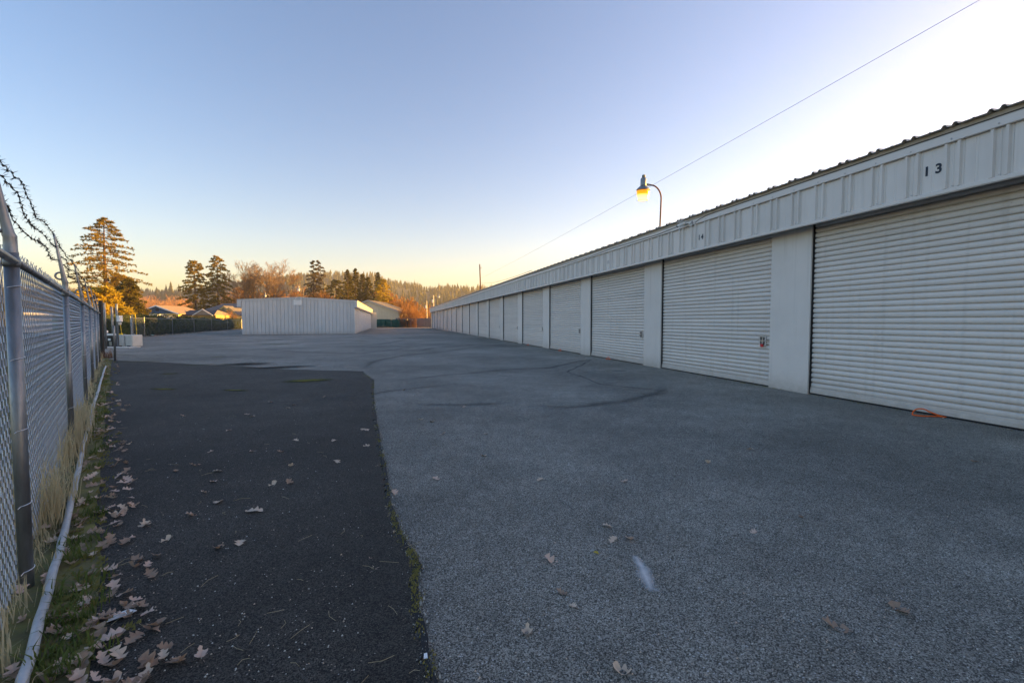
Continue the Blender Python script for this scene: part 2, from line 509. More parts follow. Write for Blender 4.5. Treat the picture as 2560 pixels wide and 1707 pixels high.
# darker asphalt patch along the fence, with the ragged seam against the older surface
def ragged(pts, step, amp, rnd):
    out = []
    for a, b in zip(pts, pts[1:]):
        a = Vector(a); b = Vector(b); L = (b - a).length; k = max(1, int(L / step))
        nrm = Vector((-(b-a).y, (b-a).x)).normalized()
        for i in range(k):
            q = a + (b - a) * (i / k)
            out.append(q + nrm * rnd.uniform(-amp, amp) if i else q)
    out.append(Vector(pts[-1]))
    return out
seam_px = [(1130,1900),(1075,1707),(1052,1610),(1035,1520),(1028,1455),(1040,1420),(1022,1385),(988,1330),(972,1260),(950,1130),(938,1060),(930,985),(932,950),(912,938),(905,929)]
seam = [G(*p).to_2d() for p in seam_px]
seam = [Vector((.02, .55))] + seam
far_px = [(905,929),(820,927),(700,923),(600,916),(500,912),(400,906),(300,902),(268,899)]
far_e = [G(*p).to_2d() for p in far_px]
seam_r = ragged(seam, .05, .030, R)
far_r = ragged(far_e, .25, .03, R)
patch = seam_r + far_r[1:] + [fence_pt(y, .17 + R.uniform(-.05,.05)).to_2d() for y in [14.6, 13.5, 12.6, 11.8, 11, 10, 9, 8.2, 7.6, 7, 6.3, 5.6, 5, 4.5, 4, 3.5, 3.1, 2.7, 2.3, 1.9, 1.5, .9, .55]]
g = MB()
n_ = len(patch)
top = [(p.x, p.y, .012) for p in patch]; bot = [(p.x, p.y, -.01) for p in patch]
g.add(top + bot, [tuple(range(n_))] + [(i, n_+i, n_+(i+1) % n_, (i+1) % n_) for i in range(n_)])
structure(g.build('dark_asphalt_patch', M['asphalt_dark']))

# soil verge between fence and pavement
vg = [fence_pt(y, .22 + R.uniform(-.05,.06)) for y in [-4, 0, 1, 1.6, 2.2, 2.8, 3.4, 4, 4.6, 5.2, 6, 7, 8, 9.2, 10.5, 12, 13.5, 15, 16.4]] + [fence_pt(y, -1.4) for y in [16.4, 10, 5, 2, 0, -4]]
sheet('soil_verge', [(p.x, p.y) for p in vg], .016, M['verge'])

# tar cracks and repairs
def strip(name, pts_px, wpx, z, m, jitter=.03, world=False, kind='structure', weight=False):
    pts = [Vector(p) if world else G(*p).to_2d() for p in pts_px]
    fine = []
    for i in range(len(pts) - 1):
        k = max(2, int((pts[i+1] - pts[i]).length / .35))
        for j in range(k):
            fine.append(pts[i].lerp(pts[i+1], j / k))
    fine.append(pts[-1])
    for i in range(1, len(fine) - 1):
        fine[i] = fine[i] + Vector((R.uniform(-jitter, jitter), R.uniform(-jitter, jitter)))
    g = MB(); v = []; wt = []
    m_ = len(fine)
    for i, p in enumerate(fine):
        d = (fine[min(i+1, m_-1)] - fine[max(i-1, 0)]).normalized(); nn = Vector((-d.y, d.x))
        t = i / (m_ - 1)
        ww = (wpx if not isinstance(wpx, (list, tuple)) else wpx[0] + (wpx[1] - wpx[0]) * t) * R.uniform(.6, 1.3)
        if weight:
            for a, q in ((-1, 0), (0, 1), (1, 0)):
                v.append((p.x + nn.x*ww*a, p.y + nn.y*ww*a, z)); wt.append(q * min(1, 5*t, 5*(1-t)))
        else:
            ww *= min(1, .25 + 6*t, .25 + 6*(1-t))
            v += [(p.x + nn.x*ww/2, p.y + nn.y*ww/2, z), (p.x - nn.x*ww/2, p.y - nn.y*ww/2, z)]
    k = 3 if weight else 2
    f = []
    for i in range(m_ - 1):
        for j in range(k - 1):
            a = i*k + j
            f.append((a, a+1, a+k+1, a+k))
    g.add(v, f)
    o = g.build(name, m)
    if weight:
        al = o.data.attributes.new('weight', 'FLOAT', 'POINT')
        al.data.foreach_set('value', wt)
    o['kind'] = kind
    return o
strip('tar_seam', [(1016,847.5),(1008,850.5),(985,855),(950,860),(900,864.5),(830,867),(760,868),(690,869)], [.55,.16], .006, M['tyre'], .02, weight=True)
strip('tar_seam', [(1016,847.5),(1008,845),(985,843.6),(940,842.6),(890,841.5)], [.6,.2], .007, M['tyre'], .02, weight=True)
for pts, w_ in [([(590,1014),(700,1008),(797,1002),(868,993),(925,985)], .04), ([(925,986),(990,975),(1060,968),(1150,958)], .03),
              ([(400,1000),(520,992),(640,983)], .04), ([(1478,899),(1420,930),(1500,960),(1640,975),(1730,990)], .03), ([(640,872),(760,881),(900,884),(1040,868)], .10)]:
    strip('pavement_crack', pts, w_, .0145 if pts[0][1] > 980 and pts[0][0] < 900 else .005, M['crack'], .04)
for k, (pts, w_) in enumerate([([(914,958),(1000,950),(1100,939),(1180,933),(1264,924),(1377,919),(1440,905),(1478,899),(1560,897)], .20), ([(1040,880),(1082,870),(1175,863),(1247,855)], .35),
              ([(905,929),(930,905),(1000,890),(1100,880),(1200,868)], .25), ([(1300,1010),(1420,1020),(1560,1005),(1640,985),(1690,965)], .22), ([(1020,1010),(1150,1012),(1300,1010)], .2),
              ([(420,862),(560,856),(700,850),(850,846)], .8), ([(330,880),(480,872),(620,866)], .6)]):
    strip('tyre_scuff', pts, w_, .0055 + .0006*k, M['tyre'], .05, weight=True)
# dark crumbling gap with earth along the seam
strip('seam_gap', [(p.x + .012, p.y) for p in seam[1:]], .028, .0135, M['crack'], .01, world=True)

def blot(name, px, rx, ry, z, m, rot=0.0, n=18):
    c = G(*px)
    g = MB(); v = [(c.x, c.y, z)]; wt = [1.0]
    for k, q in ((.5, .62), (1.0, 0.0)):
        for i in range(n):
            a = 2*math.pi*i/n
            x, y = math.cos(a)*rx*k, math.sin(a)*ry*k
            v.append((c.x + x*math.cos(rot) - y*math.sin(rot), c.y + x*math.sin(rot) + y*math.cos(rot), z)); wt.append(q)
    f = [(0, 1+i, 1+(i+1) % n) for i in range(n)] + [(1+i, 1+n+i, 1+n+(i+1) % n, 1+(i+1) % n) for i in range(n)]
    g.add(v, f); o = g.build(name, m)
    al = o.data.attributes.new('weight', 'FLOAT', 'POINT'); al.data.foreach_set('value', wt)
    return structure(o)
blot('damp_stain', (612,911), 1.3, .8, .018, M['damp'], .4)
blot('damp_stain', (690,920), 1.5, .45, .019, M['damp'], .3)
blot('damp_stain', (745,916), .9, .25, .020, M['damp'], .4)
for px, a, b in [((590,978),.5,.12),((425,936),.35,.2),((545,893),.5,.2),((770,953),.9,.4),((300,887),1.2,.16),((900,852),.9,.5),((690,861),2.2,.5),((410,975),.5,.15),((350,905),1.6,.12),((500,913),1.4,.1)]:
    blot('moss_film', px, a, b, .0215 if px[1] > 890 else .0085, M['mossfilm'], R.uniform(-.2,.5))
blot('pale_wear', (1550,927), .4, .16, .0035, M['dustfilm'], .3)
# white spray paint stroke
strip('spray_paint_mark', [(1582,1378),(1602,1415),(1618,1450),(1632,1492)], [.055,.09], .0045, M['spray'], .0, weight=True)

# ------------------------------------------------------------------ hills and forest
RIDGE = [(-3500,742),(-800,735),(0,735),(250,741),(340,744),(400,742),(470,738),(600,722),(700,708),(740,703),(790,697),(830,699),(870,702),(930,706),(975,717),(1010,722),(1056,727),(1097,733),(1140,733),(1180,736),(1300,742),(1700,745),(2600,748),(6000,752)]
def ridge_y(px):
    for (a, ya), (b, yb) in zip(RIDGE, RIDGE[1:]):
        if a <= px <= b: return ya + (yb - ya) * (px - a) / (b - a)
    return RIDGE[-1][1]
YR = 820.0
def hill_z(px, Y):
    y = ridge_y(px)
    top = CAM_H + (803 - y) / F * YR
    t = (Y - 330) / (YR - 330)
    t = max(0.0, min(1.0, t)); t = t * t * (3 - 2 * t)
    return -3 + (top + 3) * t + 2.2 * math.sin(px * .021 + Y * .01) * t + 1.2 * math.sin(px * .067 + 2) * t
g = MB(); NX, NY = 130, 16
v = []
for j in range(NY):
    Y = 330 + (YR + 160 - 330) * j / (NY - 1)
    for i in range(NX):
        px = -2500 + 6500 * i / (NX - 1)
        v.append(((px - 1280) / F * Y, Y, hill_z(px, min(Y, YR)) - max(0, Y - YR) * .12))
f = [(j*NX+i, j*NX+i+1, (j+1)*NX+i+1, (j+1)*NX+i) for j in range(NY-1) for i in range(NX-1)]
g.add(v, f); structure(g.build('hills', M['hill'], smooth=True))

def cone_tree(g, x, y, z, h, r, rnd, tiers=5, n=7):
    for t in range(tiers):
        a = t / tiers
        zb = z + h * (.08 + .92 * a * .98); zt = z + h * min(1.0, .08 + .92 * (a + 1.55 / tiers))
        rr = r * (1 - a) ** .85 * rnd.uniform(.8, 1.15) + .05
        ph = rnd.uniform(0, 6.28)
        vv = [(x, y, zt)]
        for k in range(n):
            q = ph + 2*math.pi*k/n; e = rr * rnd.uniform(.55, 1.2)
            vv.append((x + math.cos(q)*e, y + math.sin(q)*e, zb - rnd.uniform(0, .08)*h))
        g.add(vv, [(0, 1+k, 1+(k+1) % n) for k in range(n)])
g = MB(); rr = random.Random(3)
for i in range(5200):
    px = rr.uniform(-300, 1500) if i % 8 else rr.uniform(-2300, 4000)
    if rr.random() < .45: Y = YR - rr.random() ** 2 * 90
    else: Y = rr.uniform(430, YR)
    if px < 600 and Y < 620 and rr.random() < .6: continue
    h = rr.uniform(7, 15) * (1.25 if rr.random() < .1 else 1)
    cone_tree(g, (px-1280)/F*Y, Y, hill_z(px, Y) - 1, h, h * rr.uniform(.17, .26), rr, 4, 6)
stuff(tag(g.build('hillside_forest', M['forest']), 'dense conifer forest covering the hazy hills behind the yard', 'forest'))

# individual dark conifers standing out on the low far ridge at left
rr = random.Random(11)
for i, (px, top, wpx, lab) in enumerate([(392,716,14,'leftmost pointed dark conifer on the far misty ridge'),(416,709,12,'second dark conifer from the left on the far misty ridge'),(428,702,18,'tallest broad dark conifer on the far misty ridge'),(448,709,14,'dark conifer on the far ridge just left of the tall pines'),(404,724,10,'small dark conifer low between taller ones on the far ridge'),(374,728,10,'lowest small conifer at the left end of the far ridge')]):
    Y = 560.0
    c = at(px, 750, Y); tp = at(px, top, Y)
    t = thing('far_conifer', lab, 'tree', (c.x, Y, c.z - 6), 0, 'dark conifers on the far ridge')
    h = tp.z - c.z + 6; r = wpx / F * Y * .85
    g = MB(); cone_tree(g, 0, 0, 0, h, r, rr, 8, 11); cone_tree(g, 0, 0, h*.04, h*.93, r*.8, rr, 8, 9)
    g.build('crown', M['forest'], t)
    MB().tube([(0,0,-4),(0,0,h*.6)], [.5,.2], 5).build('trunk', M['bark'], t)

# ================================================================== LONG STORAGE BUILDING (right)
BR = math.atan2(UY, UX)
bld = thing('storage_building', 'long low white storage building with a row of numbered roller doors', 'building', BO, BR)
PITCH_D, PIL, S0, S1 = 4.63, .87, -9.26 + .87, 80.4
g = MB()
g.box(S0, S1, -9.0, -.22, 0, 3.58)
g.build('wall_core', M['white'], bld)
# header strip behind the fascia
MB().box(S0, S1, -.21, .01, 3.02, 3.56).build('door_header', M['header'], bld)
pm = MB().box(0, PIL, -.2, 0, .0, 2.985).mesh('pillar', M['stucco'])
edge = MB().box(-.012, .0, -.19, .012, .0, 2.98).mesh('door_guide', M['trim'])
for k in range(-1, 18):
    s = k * PITCH_D
    o = link('pillar', pm, bld, (s, 0, 0))
MB().box(S1 - .5, S1, -.2, .03, 0, 2.985).build('end_pillar', M['cream'], bld)  # cream colour stands in for sunlight on the far end
# roller doors
PS = .088; NS = 33
prof = [(-.11, .0), (-.11, .005), (-.082, .0065), (-.073, .014), (-.067, .028), (-.065, .045), (-.068, .062), (-.075, .074), (-.086, .0815), (-.11, .083), (-.11, .088), (-.14, .088), (-.14, 0)]
DW = PITCH_D - PIL
slat_me = MB().prism(prof, .012, DW - .012).mesh('slat', M['door'])
curtain = MB()
for i in range(NS):
    curtain.prism([(a, z + .11 + i * PS) for a, z in prof], .012, DW - .012)
curtain_me = curtain.mesh('door_curtain', M['door'])
bot_me = MB().prism([(-.115,.0),(-.045,.0),(-.045,.05),(-.055,.056),(-.055,.10),(-.115,.105)], .012, DW - .012).mesh('bottom_bar', M['door'])
seal_me = MB().box(.012, DW - .012, -.105, -.055, -.01, .0155).mesh('bottom_seal', M['dark'])
def latch_mesh():
    g = MB()
    g.box(0, .16, -.055, -.046, .0, .19)
    for a in ((0,.16,.176,.19),(0,.16,0,.014)): g.box(a[0], a[1], -.046, -.030, a[2], a[3])
    for a in ((0,.014),(.146,.16)): g.box(a[0], a[1], -.046, -.030, .014, .176)
    return g.mesh('latch', M['trim'])
la = latch_mesh()
lb = MB().box(.045, .075, -.046, -.018, .04, .165).box(.02, .12, -.044, -.022, .085, .11).box(-.10,.0,-.046,-.036,.085,.105).mesh('latch_bolt', M['steel'])
lh = MB().box(.018, .142, -.0458, -.043, .018, .172).mesh('latch_pocket', M['dark'])
guide_me = MB().box(-.001, .010, -.17, -.03, 0, 2.97).mesh('door_guide', M['dark'])
for n in range(12, 31):
    s = PIL + PITCH_D * (n - 14)
    d = bpy.data.objects.new('roller_door', None); col.objects.link(d); d.parent = bld; d.location = (s, 0, .012)
    if 13 <= n <= 20:
        for i in range(NS): link('slat', slat_me, d, (0, 0, .11 + i * PS))
    else:
        o = link('door_curtain', curtain_me, d); o['kind'] = 'stuff'
    link('bottom_bar', bot_me, d, (0, 0, .016)); link('bottom_seal', seal_me, d)
    l_ = link('latch', la, d, (.14, -.004, .80))
    link('latch_pocket', lh, d, (.14, -.004, .80)); link('latch_bolt', lb, d, (.14, -.004, .80))
    link('door_guide', guide_me, d); link('door_guide', guide_me, d, (DW - .009, 0, 0))
# fascia: one ribbed panel per pitch
PP = PITCH_D / 10
fp = [(0,.30),(.018,.30),(.030,.336),(.058,.336),(.070,.30),(.100,.30),(.108,.307),(.118,.307),(.126,.30),(.156,.30),(.168,.336),(.196,.336),(.208,.30),(.318,.30),(.322,.297),(.326,.30),(.346,.30),(.350,.297),(.354,.30),(PP-.003,.30)]
g = MB(); v = []
for z in (2.985, 3.55):
    for x, y in fp: v.append((x, y, z))
for z in (2.985, 3.55):
    for x, y in fp: v.append((x, y - .008, z))
m_ = len(fp)
f = [(i+1, i, m_+i, m_+i+1) for i in range(m_-1)] + [(2*m_+i, 2*m_+i+1, 3*m_+i+1, 3*m_+i) for i in range(m_-1)]
f += [(i, i+1, 2*m_+i+1, 2*m_+i) for i in range(m_-1)] + [(0, 2*m_, 3*m_, m_), (m_-1, 2*m_-1, 4*m_-1, 3*m_-1)]
g.add(v, f)
fpm = g.mesh('fascia_panel', M['white'])
NP = int((S1 - S0) / PP)
for i in range(NP): link('fascia_panel', fpm, bld, (S0 + i * PP, 0, 0))
# screws on the trims
g = MB()
for i in range(NP):
    x = S0 + i * PP + .113
    if x > 32: break
    g.lathe([(.010,0),(.010,.006),(.004,.009)], 6)
    base = len(g.v) - 18
    for q in range(base, len(g.v)):
        a = g.v[q]; g.v[q] = (x + a[0], .350 + a[2], 3.585 + a[1])
    g.box(x - .008, x + .008, .306, .316, 2.998, 3.012)
g.build('screws', M['steel'], bld)
g = MB(); g.prism([(.296,3.553),(.335,3.545),(.352,3.553),(.352,3.655),(.337,3.661),(.296,3.661)], S0, S1); g.build('upper_trim', M['trim'], bld)
g = MB(); g.prism([(.286,2.925),(.325,2.925),(.334,2.935),(.334,2.975),(.325,2.984),(.286,2.984)], S0, S1); g.build('lower_trim', M['trim'], bld)
MB().box(S0, S1, .02, .290, 3.30, 3.31).build('soffit', M['header'], bld)  # underside shadow is put into the dark brown colour
MB().box(S0, S1, .03, .330, 3.664, 3.735).build('fascia_board', M['beige'], bld)
# corrugated roof sheets
rp_ = []
for i in range(10):
    b0 = i * PP
    rp_ += [(b0+.0,0),(b0+.02,0),(b0+.042,.032),(b0+.068,.032),(b0+.09,0),(b0+.136,0),(b0+.158,.032),(b0+.184,.032),(b0+.206,0),(b0+.31,.0),(b0+.33,.009),(b0+.35,.0)]
rp_.append((PITCH_D, 0))
g = MB(); v = []
for yy, zz in ((.40, 3.738), (-4.5, 3.90), (-9.2, 3.738)):
    for x, z in rp_: v.append((x, yy, zz + z))
m_ = len(rp_)
for yy, zz in ((.40, 3.731), (-4.5, 3.893), (-9.2, 3.731)):
    for x, z in rp_: v.append((x, yy, zz + z))
f = [(j*m_+i, j*m_+i+1, (j+1)*m_+i+1, (j+1)*m_+i) for j in range(2) for i in range(m_-1)]
f += [(3*m_+j*m_+i+1, 3*m_+j*m_+i, 3*m_+(j+1)*m_+i, 3*m_+(j+1)*m_+i+1) for j in range(2) for i in range(m_-1)]
f += [(i, 3*m_+i, 3*m_+i+1, i+1) for i in range(m_-1)]
g.add(v, f); rsm = g.mesh('roof_sheet', M['roof'])
for i in range(19): link('roof_sheet', rsm, bld, (S0 + .0 + i * PITCH_D, 0, 0 if i % 2 else .003))
g = MB(); g.prism([(-9,3.58),(-.22,3.58),(.29,3.66),(.29,3.73),(-4.5,3.88),(-9,3.73)], S1 - .02, S1 + .03); g.build('gable_trim', M['trim'], bld)

def text_mesh(txt, size, m, bold=.0, space=1.0):
    cu = bpy.data.curves.new('unit_number', 'FONT')
    cu.body = txt; cu.size = size; cu.extrude = .0008; cu.offset = bold; cu.space_character = space
    cu.align_x = 'CENTER'; cu.align_y = 'CENTER'
    o = bpy.data.objects.new('t', cu); col.objects.link(o)
    dg = bpy.context.evaluated_depsgraph_get(); dg.update()
    me = bpy.data.meshes.new_from_object(o.evaluated_get(dg))
    col.objects.unlink(o); bpy.data.objects.remove(o)
    me.materials.clear(); me.materials.append(m)
    return me
def unit_no(txt, s, z, size, m, sp):
    me = text_mesh(txt, size, m, size * .034, sp)
    # text lies in XY facing +Z; stand it on the fascia facing +Y of the building, reading from the yard
    o = link('unit_number', me, bld, (s, .3035, z))
    o.rotation_euler = (math.pi/2, 0, math.pi)
    return o
def s_of(px, out):       # distance along the wall at which the plane 'out' in front of it crosses that picture column
    k = (px - 1280) / F
    ax, ay = BO.x - UY*out, BO.y + UX*out
    return (k*ay - ax) / (UX - k*UY)
def mid(s):            # centre of the flat between rib pairs
    return S0 + round((s - S0 - .34) / PP) * PP + .34
n13 = unit_no('1 3', mid(s_of(2331, .3)), 3.27, .165, M['number'], 1.05)
unit_no('1 4', mid(s_of(1756, .3)), 3.22, .155, M['number'], .9)
unit_no('1 5', mid(s_of(1523, .3)), 3.22, .13, M['number_faded'], .9)

# ------------------------------------------------------------------ gooseneck yard lamps
def make_lamp(lit=True):
    t = bpy.data.objects.new('yard_lamp', None); col.objects.link(t)
    # local: pole at origin, arm reaches along +Y
    P = [(0,0,-.06),(0,0,.78)]
    for k in range(1, 9):
        a = math.pi/2 * k/8
        P.append((0, .30*(1-math.cos(a)), .78 + .34*math.sin(a)))
    P.append((0,.40,1.125))
    MB().tube(P, .021, 8).build('pole', M['rust'] if lit else M['lamp_cell'], t, smooth=True)
    MB().tube([(0,.36,1.12),(0,.47,1.13)], .03, 8).box(-.02,.02,.40,.48,1.10,1.15).build('bracket', M['lamp_metal'], t)
    MB().lathe([(.075,1.07),(.078,1.10),(.078,1.25),(.068,1.275),(.05,1.285)], 16, 0, .54).build('ballast_housing', M['lamp_metal'], t, smooth=True)
    MB().lathe([(.045,1.287),(.045,1.345),(.038,1.36),(.02,1.365)], 12, 0, .54).build('photocell', M['lamp_cell'], t, smooth=True)
    MB().lathe([(.172,.975),(.176,.985),(.165,1.0),(.10,1.066),(.076,1.072)], 20, 0, .54).build('reflector', M['lamp_metal'], t, smooth=True)
    gl = MB()
    pr = []
    for k in range(9):
        z = -.26 + .03*k
        pr.append((.128 + .040*k/8 + (.002 if k % 2 else 0), z))
    gl.lathe([(.118,-.262)] + pr, 24)
    o = gl.build('refractor_glass', M['lamp_glass'] if lit else M['lamp_unlit'], t, smooth=True, loc=(0,.54,.974))
    MB().tube([(.131*math.cos(a),.54+.131*math.sin(a),.712) for a in [2*math.pi*k/20 for k in range(20)]], .006, 5, closed=True).build('glass_ring', M['lamp_metal'], t)
    return t
lamp = make_lamp(True)
lp = wall_pt(s_of(1646, .25), .25, 3.74)
lamp.location = lp; lamp.rotation_euler = (0, rad(-3), BR)
tag(lamp, 'lit amber gooseneck lamp on a brown pole above door 14', 'lamp', 'gooseneck yard lamps')
lamp2 = make_lamp(False)
lamp2.location = (-26.0, 77.0, 3.3)

# ------------------------------------------------------------------ small things on the long building
s_c = s_of(1722, .36)
sc_ = thing('security_camera', 'small white security camera fixed to the fascia above door 14', 'camera', wall_pt(s_c, .352, 3.58), BR)
MB().box(-.06,.04,.0,.012,-.05,.06).build('mount_plate', M['trim'], sc_)
MB().tube([(-.0,.01,.02),(.05,.06,.035),(.10,.09,.045)], .014, 6).lathe([(.028,.0),(.03,.02),(.02,.04)], 8, 0, .02).build('bracket', M['cam_white'], sc_)
b_ = MB().tube([(.08,.085,.05),(.26,.16,-.005)], .038, 8).build('camera_body', M['cam_white'], sc_)
MB().tube([(.258,.158,-.004),(.285,.17,-.012)], .03, 8).build('camera_lens', M['lens'], sc_)
MB().box(.06,.27,.05,.20,.078,.086).build('sun_shield', M['cam_white'], sc_)
MB().tube([(-.02,.02,.0),(-.10,.04,.05),(-.13,.03,-.06),(-.10,.02,-.10)], .005, 5).build('pigtail', M['cable'], sc_)
# cable strung along the upper trim
cp = []
for s, z in [(s_of(2700,.37),3.668),(s_of(2450,.37),3.667),(s_of(2200,.37),3.668),(s_of(2000,.37),3.667),(s_of(1850,.37),3.666),(s_of(1760,.37),3.655),(s_of(1742,.37),3.625),(s_of(1732,.37),3.58)]:
    cp.append(wall_pt(s, .360, z))
tag(MB().tube(cp, .006, 5).build('cable', M['cable']), 'black cable along the top of the fascia from the camera towards unit 13', 'cable')
cp = [wall_pt(s, .360, z) for s, z in [(s_c+.1,3.60),(s_of(1690,.37),3.62),(s_of(1640,.37),3.585),(s_of(1590,.37),3.60),(s_of(1530,.37),3.62),(s_of(1470,.37),3.585),(s_of(1400,.37),3.63),(s_of(1330,.37),3.66)]]
tag(MB().tube(cp, .006, 5).build('cable', M['cable']), 'sagging black cable along the fascia between the camera and unit 16', 'cable')
# orange cords at the door feet
def cord(c, rot, sz, label, full=True):
    t = thing('orange_cord', label, 'cord', c, rot, 'orange cords at the door feet')
    P = []
    for k in range(15):
        a = .5 + 5.3 * k / 14
        P.append((-.16*sz + .11*sz*math.cos(a), .055*sz*math.sin(a), .010 + .10*sz*max(0, math.sin(a*.9+.3))))
    P = [(.10*sz,.004,.012)] + P + [(.11*sz,-.006,.016)]
    MB().tube(P, .0085, 6).build('loop', M['orange'], t, smooth=True)
    MB().tube([(.07*sz,-.03,.012),(.095*sz,-.005,.022),(.10*sz,.02,.02),(.085*sz,.0,.012),(.11*sz,-.02,.014),(.15*sz,-.005,.012)], .007, 6).build('knot', M['orange'], t, smooth=True)
    return t
cord(G(2335,1042), rad(-25), .85, 'orange cord loop on the asphalt at the foot of door 13')
for px, y, lab in [(1524,899,'small orange cord bundle by the door right of the wide pillar past unit 14'),(1402,877,'orange cord scrap at the second door beyond unit 14'),(1321,863,'farthest tiny orange cord, three doors beyond unit 14')]:
    cord(wall_pt(s_of(px,.05), .06, 0), BR + math.pi, .75, lab, False)
# red padlock on the latch of door 14
pl = thing('padlock', 'red padlock hanging from the latch of door 14', 'padlock', wall_pt(PIL + .14 + .07, -.02, .83), BR)
MB().bbox(-.032,.032,-.018,.02,-.045,.015,.008).build('body', M['red'], pl)
MB().tube([(-.02,0,.015),(-.02,0,.04),(-.012,0,.055),(.012,0,.055),(.02,0,.04),(.02,0,.015)], .005, 6).build('shackle', M['steel'], pl)

# ================================================================== BACK STORAGE BUILDING (white, gable end towards the camera)
b2 = thing('storage_building', 'white metal storage building with ribbed gable end and sign across the lot', 'building', (-25.83, 43.54, 0), math.atan2(.2547,.967))
BW, BL = 10.2, 37.5
def gz(x): return 3.36 + .27 * (1 - abs(x - BW/2) / (BW/2))
core = MB(); core.prism([(.03,0),(BW-.03,0),(BW-.03,gz(BW)-.02),(BW/2,gz(BW/2)-.02),(.03,gz(0)-.02)], .05, BL, 'y'); core.build('wall_core', M['white2'], b2)
NPN = 30; pw = BW / NPN
for i in range(NPN):
    x0 = i * pw; x1 = x0 + pw
    z0, z1 = gz(x0) - .12, gz(x1) - .12
    g = MB()
    pr_ = [(x0+.010, .048), (x0+.012, .012), (x0+.03, 0), (x1-.03, 0), (x1-.012, .012), (x1-.010, .048)]
    v = [(a, b, .015 + R.uniform(0,.012)) for a, b in pr_] + [(a, b, z0 + (z1-z0)*(a-x0)/pw) for a, b in pr_]
    n6 = len(pr_)
    g.add(v, [(k, k+1, n6+k+1, n6+k) for k in range(n6-1)] + [(n6-1, 0, n6, 2*n6-1)])
    g.build('wall_panel', M['white2'], b2)
g = MB()
for a, b in ((-.36, BW/2), (BW/2, BW + .33)):
    za = gz(max(0,min(BW,a))) + (-.02 if a < 0 else 0); zb = gz(max(0,min(BW,b)))
    g.prism([(a, za-.13), (b, zb-.13), (b, zb+.0), (a, za+.0)], -.04, .028, 'y')
g.build('gable_trim', M['white2'], b2)
MB().box(BW+.002, BW+.268, -.036, -.006, 2.66, gz(0)-.02).build('fascia_end', M['white2'], b2); MB().box(-.338, -.002, -.036, -.006, 2.66, gz(0)-.02).build('fascia_end', M['white2'], b2)
g = MB(); g.prism([(-.38,gz(0)+.002),(BW/2,gz(BW/2)+.01),(BW+.35,gz(BW)+.002),(BW+.35,gz(BW)+.04),(BW/2,gz(BW/2)+.05),(-.38,gz(0)+.04)], -.06, BL, 'y'); g.build('roof', M['trim'], b2)
# side fascias
for side in (0, 1):
    g = MB()
    x = BW + .30 if side else -.34
    g.box(x-.03, x, -.035 if side else -.038, BL, 2.66, gz(0) - .02)
    for k in range(int(BL / .46)):
        y = .05 + k * .46
        xx = x if side else x - .03
        g.box(xx-.012 if not side else xx, xx + .012 if side else xx, y, y + .05, 2.70, gz(0) - .10)
    g.build('side_fascia', M['white'], b2)
MB().box(BW+.0, BW+.268, -.01, BL, 2.68, 2.72).build('soffit', M['beige'], b2)
MB().box(-.30, -.0, -.012, BL, 2.68, 2.72).build('soffit', M['beige'], b2)
cm = MB()
for i in range(28):
    z = .06 + i * .092
    cm.prism([(BW-.02, z), (BW+.03, z+.012), (BW+.045, z+.046), (BW+.03, z+.08), (BW-.02, z+.09)], 0.02, 3.9, 'y')
d2 = cm.mesh('roller_door', M['door'])
pil2 = MB().box(BW-.01, BW+.05, -.02, .70, 0, 2.66).mesh('pillar', M['stucco'])
for k in range(8):
    if k: link('pillar', pil2, b2, (0, k * 4.62 - .36, 0))
    o = link('roller_door', d2, b2, (0, k * 4.62 + .36, 0)); o['kind'] = 'stuff'
MB().box(BW-.01, BW+.05, .0, .34, 0, 2.66).build('corner_post', M['white'], b2)
MB().box(BW-.2, BW+1.0, BL-.3, BL-.1, 0, 2.9).build('end_screen_wall', M['cream_trim'], b2)
# sign boards on the gable
sg = thing('notice_sign', 'white notice board near the top of the gable end wall', 'sign', b2.matrix_world @ Vector((0,0,0)), 0)
bpy.context.view_layer.update()
sg.matrix_world = b2.matrix_world @ Matrix.Translation((4.95, -.012, 2.90))
MB().box(-.36,.36,-.02,.0,0,.50).build('board', M['cam_white'], sg)
g = MB()
for i, (a, b) in enumerate([(-.20,.20),(-.26,.22),(-.28,.26),(-.24,.25),(-.28,.20),(-.22,.26)]):
    x = a; z = .43 - i * .07
    while x < b:
        l_ = R.uniform(.02,.07); g.box(x, min(b, x+l_), -.0225, -.0205, z, z + (.03 if i == 0 else .012)); x += l_ + .018
g.build('small_print', M['number_faded'], sg)
sg2 = thing('name_plate', 'narrow white plate with dark lettering on the gable trim above the notice board', 'sign', (0,0,0), 0)
sg2.matrix_world = b2.matrix_world @ Matrix.Translation((5.03, -.045, 3.46))
MB().box(-.28,.28,-.02,.0,0,.15).build('plate', M['cam_white'], sg2)
g = MB(); x = -.22
while x < .22:
    g.box(x, x+.03, -.0225, -.0205, .045, .045 + R.choice((.05,.06,.065))); x += .045
g.build('lettering', M['dark'], sg2)

